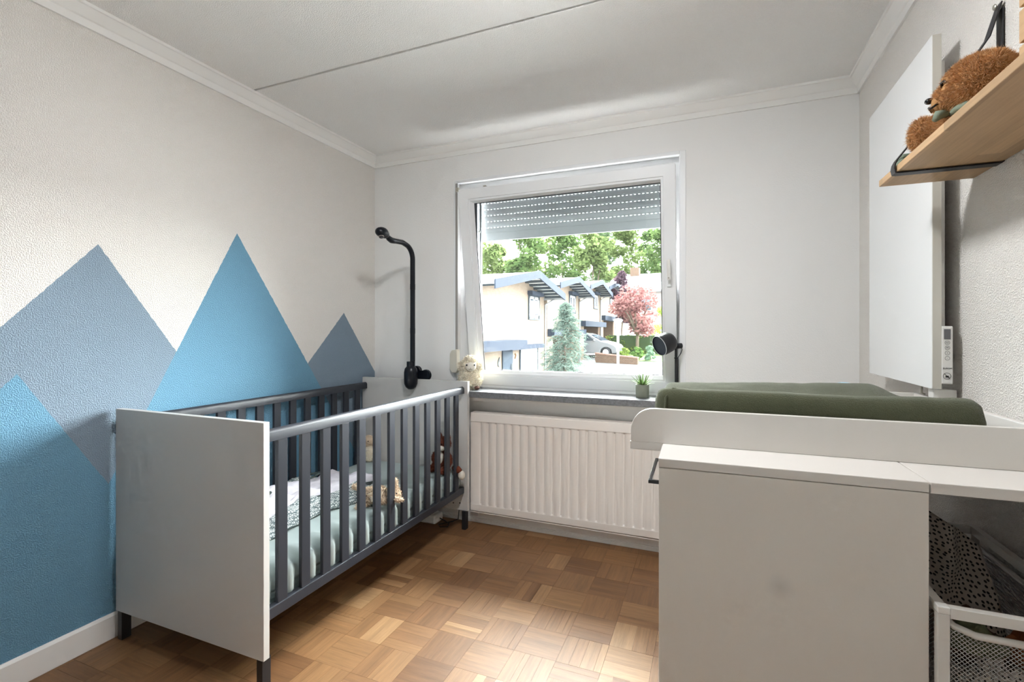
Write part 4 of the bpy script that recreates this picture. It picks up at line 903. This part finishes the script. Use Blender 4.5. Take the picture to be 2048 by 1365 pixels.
# far house up the street
fh = thing('far_house', 'pale house with grey tiled roof and chimney behind the red maple', 'house', (-4, 56, 2.0))
MB().box(-9.2, 4.5, 54, 62, 1.0, 6.0).build('wall', mat('pale_render', (.34, .30, .275), .9), fh)
MB().prism([(53.3, 5.7), (58, 8.0), (62.7, 5.7), (62.7, 5.5), (53.3, 5.5)], 'x', -9.8, 5).build('roof', mat('pale_grey_tiles', (.20, .195, .195), .9, bscale=20), fh)
MB().box(-8.6, -7.6, 57.4, 58.6, 7.4, 8.7).build('chimney', M['brick2'], fh)
for x in (-7.4, -4.6, -1.8): MB().box(x, x+1.5, 53.96, 54.02, 3.6, 5.0).build('window', M['pane'], fh)
# ------------------------------------------------------------------ vegetation
def leafmat(name, c1, c2):
    n = NT(name); rnd = n.n('ShaderNodeNewGeometry').outputs['Random Per Island']; c = n.mix(rnd, c1, c2)
    d_ = n.n('ShaderNodeBsdfDiffuse'); t = n.n('ShaderNodeBsdfTranslucent'); n.l(c, d_.inputs[0]); n.l(c, t.inputs[0]); m_ = n.n('ShaderNodeMixShader'); m_.inputs[0].default_value = .35; n.l(d_.outputs[0], m_.inputs[1]); n.l(t.outputs[0], m_.inputs[2]); n.l(m_.outputs[0], n.out.inputs[0]); return n.m
bark = mat('bark', (.16, .12, .09), .95, bscale=30, bstr=.5)
def crown_mesh(name, clumps, n, size, mat_, seed):
    rg = np.random.default_rng(seed); C = np.array([c[:3] for c in clumps]); Rr = np.array([c[3] for c in clumps]); i = rg.choice(len(clumps), n, p=Rr**2/(Rr**2).sum())
    D = rg.normal(0, 1, (n, 3)); D /= np.linalg.norm(D, axis=1)[:, None]; P = C[i]+D*(Rr[i]*(.55+.5*rg.random(n)**.6))[:, None]*np.array([1, 1, .8])
    A = rg.normal(0, 1, (n, 3)); A[:, 2] *= .5; A /= np.linalg.norm(A, axis=1)[:, None]; B = np.cross(A, D+rg.normal(0, .5, (n, 3))); B /= np.linalg.norm(B, axis=1)[:, None]
    S = size*(.6+.8*rg.random(n))[:, None]
    vv = np.stack([P-A*S, P+B*S*.55, P+A*S, P-B*S*.55], 1).reshape(-1, 3); me = bpy.data.meshes.new(name); b0 = np.arange(n)*4
    me.from_pydata(vv.tolist(), [], np.stack([b0, b0+1, b0+2, b0+3], 1).tolist()); me.materials.append(mat_); me.update(); return me
def tree(name, label, cat, base, h, r, nclump, nleaf, size, mat_, seed, trunk_h=.35, group=None, shape=1.0, forks=3):
    rg = random.Random(seed); t = thing(name, label, cat, base, group=group); cl_ = []
    for k in range(nclump):
        f = rg.random(); z = h*(trunk_h+(1-trunk_h)*f); rad = r*math.sin(PI*min(.97, .18+.74*f))**shape; a = rg.random()*2*PI; q_ = rad*math.sqrt(rg.random())*.8
        cl_.append((q_*math.cos(a), q_*math.sin(a), z*.93, r*rg.uniform(.26, .42)))
    me = crown_mesh('crown', cl_, nleaf, size, mat_, seed); o = new_obj('crown', me, t); o['kind'] = 'stuff'
    tk = MB().tube([(0, 0, -.2), (0.02*h*.2, 0, h*trunk_h*.6), (.02*h, .01*h, h*trunk_h)], [r*.07, r*.055, r*.045], 8)
    for k in range(forks):
        c_ = cl_[k]; tk.tube([(.01*h, 0, h*trunk_h*.75), (c_[0]*.5, c_[1]*.5, (h*trunk_h+c_[2])/2), c_[:3]], [r*.045, r*.03, r*.012], 6)
    tk.build('trunk', bark, t, smooth=True, local=True); return t
greens = [leafmat('fresh_green_leaves', (.095, .135, .045), (.20, .245, .10)), leafmat('mid_green_leaves', (.06, .105, .036), (.145, .20, .075)), leafmat('blue_green_leaves', (.07, .11, .055), (.16, .21, .115))]
def at_px(px, depth):
    a = (px-1024)/F_; return ((a*cy_-sy_)*depth, (a*sy_+cy_)*depth)
bgl = [(905, 58, 11.0, 1), (958, 76, 15.0, 2), (990, 67, 13.6, 0), (1050, 58, 13.6, 1), (1095, 76, 17.0, 0), (1128, 67, 15.6, 1), (1184, 58, 14.0, 0), (1204, 76, 18.4, 2), (1250, 67, 16.2, 0), (1300, 77, 18.0, 1), (1334, 68, 16.0, 1), (1385, 78, 17.0, 0), (1425, 69, 16, 2), (1470, 79, 17, 1)]
words = ['leftmost', 'second', 'third', 'fourth', 'fifth', 'sixth', 'seventh', 'eighth', 'ninth', 'tenth', 'eleventh', 'twelfth', 'thirteenth', 'rightmost']
kinds = ['light green leafy tree', 'mid green leafy tree', 'blue green leafy tree']
for i, (px, dep, hh, kk) in enumerate(bgl):
    x, y = at_px(px, dep); gz = 1.0
    tree('leafy_tree', f'{kinds[kk]} above the roofs, {words[i]} from the left' if 0 < i < 13 else f'{words[i]} {kinds[kk]} in the row beyond the roofs', 'tree', (x, y, gz), hh-.6, 2.9, 30, 4200, .26, greens[kk], 100+i, .22, 'trees beyond the houses', .6)
x, y = at_px(1243, 38); tree('purple_tree', 'slim dark purple leaved tree at the end of the houses', 'tree', (x, y, .2), 6.0, 1.0, 16, 3000, .10, leafmat('purple_leaves', (.055, .030, .045), (.16, .10, .12)), 31, .35, shape=.6)
x, y = at_px(1274, 30.5); tree('red_maple', 'pink red Japanese maple with twin stems above the hedge', 'tree', (x, y, -.45), 4.75, 1.75, 20, 3000, .11, leafmat('maple_leaves', (.19, .075, .075), (.36, .20, .18)), 33, .40, shape=.8, forks=6)
# blue spruce
x, y = at_px(1131, 15.5); cp = thing('blue_spruce', 'bluish conifer with drooping branches in front of the second house', 'tree', (x, y, ground_z(0, y)))
rg = random.Random(5); vv = []; ff = []; tw = MB()
H_ = 3.80; NB = 230
def needle(p, d_, L, w_):
    n = len(vv); s_ = d_.cross(Vector((rg.gauss(0, 1), rg.gauss(0, 1), rg.gauss(0, 1)))).normalized()*w_
    vv.extend([tuple(p-s_), tuple(p+s_), tuple(p+d_*L+s_*.3), tuple(p+d_*L-s_*.3)]); ff.append((n, n+1, n+2, n+3))
for b_ in range(NB):
    f = rg.random()**1.1; z = 1.18+(H_-1.18)*f; rad = (.14+1.10*(1-f)**.9)*rg.uniform(.45, 1.12)*min(1, .50+f*2.6); a = rg.random()*2*PI
    if f < .14: rad *= .75
    P_ = [Vector((0, 0, z)), Vector((math.cos(a)*rad*.55, math.sin(a)*rad*.55, z+.10*rad)), Vector((math.cos(a)*rad, math.sin(a)*rad, z-.12*rad))]
    if b_ % 2 == 0: tw.tube(P_, [.018, .012, .004], 5)
    for q_ in range(46):
        t = .15+.85*rg.random(); p = P_[0].lerp(P_[1], min(1, t*2)) if t < .5 else P_[1].lerp(P_[2], t*2-1)
        d_ = Vector((math.cos(a)+rg.gauss(0, .6), math.sin(a)+rg.gauss(0, .6), rg.gauss(-.35, .45))).normalized(); needle(p+Vector((rg.gauss(0, .05), rg.gauss(0, .05), rg.gauss(-.02, .04))), d_, rg.uniform(.07, .15), .011)
for q_ in range(120): needle(Vector((rg.gauss(0, .03), rg.gauss(0, .03), H_-.5*rg.random())), Vector((rg.gauss(0, .5), rg.gauss(0, .5), .8)).normalized(), .14, .011)
me = bpy.data.meshes.new('needles'); me.from_pydata(vv, [], ff); me.materials.append(leafmat('spruce_needles', (.07, .105, .085), (.19, .245, .205))); o = new_obj('needles', me, cp); o['kind'] = 'stuff'
tw.build('branches', bark, cp, local=True, recalc=False); tk = MB().tube([(0, 0, -.1), (.02, 0, .55), (-.01, 0, 1.3), (0, 0, H_-.2)], [.085, .075, .06, .012], 8); tk.tube([(.01, 0, .55), (.18, .05, .85), (.30, .08, 1.25)], [.05, .04, .03], 6); tk.tube([(.01, 0, .50), (-.16, .05, .85), (-.26, .08, 1.25)], [.05, .04, .03], 6); tk.build('trunk', mat('pink_bark', (.22, .15, .12), .95), cp, smooth=True, local=True)
# hedge
hg = thing('clipped_hedge', 'long clipped green hedge behind the parked car', 'hedge', (-4.6, 33, .0))
cl_ = []
hm = MB().box(-6.3, -1.2, 32.7, 33.7, -.6, .98); hm.build('hedge_core', mat('dark_hedge_green', (.035, .06, .02), .95), hg)  # core box in a darker green than the leaves
cl_ = [(-6.3+5.1*i/40+4.6, rg.uniform(-.25, .65), rg.uniform(-.3, .85), .28) for i in range(41) for _ in range(2)]
o = new_obj('hedge_leaves', crown_mesh('hedge_leaves', cl_, 5200, .07, leafmat('hedge_leaves', (.07, .115, .02), (.24, .30, .07)), 41), hg); o['kind'] = 'stuff'
# planting bed: lawn strip and low shrubs
lw = MB().add([(-5.0, 29.2, ground_z(0, 29.2)+.02), (-2.2, 29.2, ground_z(0, 29.2)+.02), (-1.0, 33, ground_z(0, 33)+.02), (-5.2, 33, ground_z(0, 33)+.02)], [(0, 1, 2, 3)]).build('planting_bed', lawnm); lw['kind'] = 'structure'
shr = [('low_shrub', 'low yellow green shrub at the left of the planting bed', 1250, 29.6, .75, .36, (.20, .30, .06), (.42, .50, .16)), ('low_shrub', 'low green shrub under the red maple', 1275, 28.9, .85, .36, (.10, .22, .06), (.30, .42, .14)), ('low_shrub', 'pale blue green shrub at the right of the planting bed', 1300, 28.6, .9, .38, (.14, .26, .16), (.36, .48, .34)), ('low_shrub', 'bright green bush at the right edge of the hedge', 1322, 37.5, 2.9, .9, (.22, .36, .04), (.48, .60, .14))]
for i, (n_, lbl, px, dep, hh, r_, c1, c2) in enumerate(shr):
    x, y = at_px(px, dep); tree(n_, lbl, 'shrub', (x, y, ground_z(0, y)), hh, r_, 12, 1500, .07, leafmat('shrub_leaves', c1, c2), 60+i, .1, 'garden shrubs')
# low garden wall
gw = thing('garden_wall', 'low brown brick garden wall in front of the car', 'wall', (-5.8, 28, -.7))
x0, y0 = at_px(1190, 28.6); x1, y1 = at_px(1275, 27.2)
A = Vector((x0, y0, 0)); B = Vector((x1, y1, 0)); dv = (B-A).normalized(); nv = Vector((-dv.y, dv.x, 0))
zt0, zt1 = -.08, -.28
def gv(p, z): return (p.x, p.y, z)
MB().add([gv(A, -1.2), gv(B, -1.2), gv(B+nv*.25, -1.2), gv(A+nv*.25, -1.2), gv(A, zt0), gv(B, zt1), gv(B+nv*.25, zt1), gv(A+nv*.25, zt0)], [(0, 3, 2, 1), (4, 5, 6, 7), (0, 1, 5, 4), (1, 2, 6, 5), (2, 3, 7, 6), (3, 0, 4, 7)]).build('brickwork', M['brick2'], gw)
MB().add([gv(A-nv*.03, zt0), gv(B-nv*.03, zt1), gv(B+nv*.28, zt1), gv(A+nv*.28, zt0), gv(A-nv*.03, zt0+.07), gv(B-nv*.03, zt1+.07), gv(B+nv*.28, zt1+.07), gv(A+nv*.28, zt0+.07)], [(0, 3, 2, 1), (4, 5, 6, 7), (0, 1, 5, 4), (1, 2, 6, 5), (2, 3, 7, 6), (3, 0, 4, 7)]).build('coping', brick('red_coping', (.30, .17, .13), (.26, .14, .11), (.3, .26, .22)), gw)
# street lamp
x, y = at_px(1236, 19); gz = ground_z(0, y); sl = thing('street_lamp', 'white street lamp with a flat cone head', 'street lamp', (x, y, gz))
lz = 1.2+(664.7-648)/F_*19-gz
MB().lathe([(.055, 0), (.048, lz)], (x, y, gz), (0, 0, 1), 12).build('pole', mat('white_lamp_post', (.40, .40, .39), .5), sl, smooth='auto')
MB().lathe([(.05, 0), (.09, .02), (.175, .13), (.175, .16), (.0, .16)], (x, y, gz+lz-.02), (0, 0, 1), 20).build('lamp_glass', mat('opal_glass', (.48, .48, .46), .3), sl, smooth='auto')
MB().lathe([(.185, 0), (.16, .03), (.05, .07), (0, .072)], (x, y, gz+lz+.14), (0, 0, 1), 20).build('cap', mat('lamp_cap', (.6, .6, .58), .5), sl, smooth='auto')
# parked car, nose to the right
x, y = at_px(1222, 31); car = thing('parked_car', 'silver hatchback parked behind the blue spruce', 'car', (x-1.35, y, ground_z(0, y)), R(-6))
silver = mat('silver_car_paint', (.30, .31, .325), .3, .3)
prf = [(-1.95, .30), (-2.0, .55), (-1.95, .95), (-1.75, 1.02), (-1.35, 1.42), (-1.0, 1.50), (-.1, 1.50), (.25, 1.40), (.95, 1.02), (1.45, .92), (1.85, .78), (2.0, .60), (2.0, .35), (1.9, .24), (1.66, .24), (1.60, .50), (1.40, .62), (1.18, .62), (.98, .50), (.92, .24), (-.88, .24), (-.94, .50), (-1.14, .62), (-1.36, .62), (-1.56, .50), (-1.62, .24), (-1.85, .24)]
bdy = MB().prism(prf, 'y', -.82, .82).build('body', silver, car, bevel=.06, seg=3, smooth='auto', local=True)
for sy2 in (-1, 1):
    ya, yb = (sy2*.815, sy2*.828) if sy2 > 0 else (-.828, -.815)
    MB().prism([(-1.28, 1.05), (-1.05, 1.40), (-.45, 1.42), (-.45, 1.04)], 'y', ya, yb).build('side_window', M['pane'], bdy, local=True); MB().prism([(-.38, 1.04), (-.38, 1.42), (.10, 1.40), (.62, 1.02)], 'y', ya, yb).build('side_window', M['pane'], bdy, local=True)
    for xw in (-1.25, 1.29):
        wh_ = MB().lathe([(0, -.10), (.26, -.10), (.31, -.07), (.31, .07), (.26, .10), (0, .10)], (xw, sy2*.72, .31), (0, sy2, 0), 24).build('wheel', M['gasket'], car, smooth='auto', local=True)
        MB().lathe([(0, 0), (.19, 0), (.20, .012), (.0, .02)], (xw, sy2*.82, .31), (0, sy2, 0), 10).build('hub_cap', M['alu'], wh_, local=True)
MB().add([(.32, -.68, 1.40), (.32, .68, 1.40), (1.0, .74, 1.03), (1.0, -.74, 1.03)], [(0, 1, 2, 3)]).build('windscreen', M['pane'], bdy, local=True, solid=.02)
MB().sphere((.55, -.88, 1.05), (.10, .07, .06), 10, 6).build('mirror', silver, bdy, smooth=True, local=True)
MB().box(1.78, 1.99, -.80, -.50, .62, .74).build('headlight', M['white_plastic'], bdy, bevel=.03, local=True)
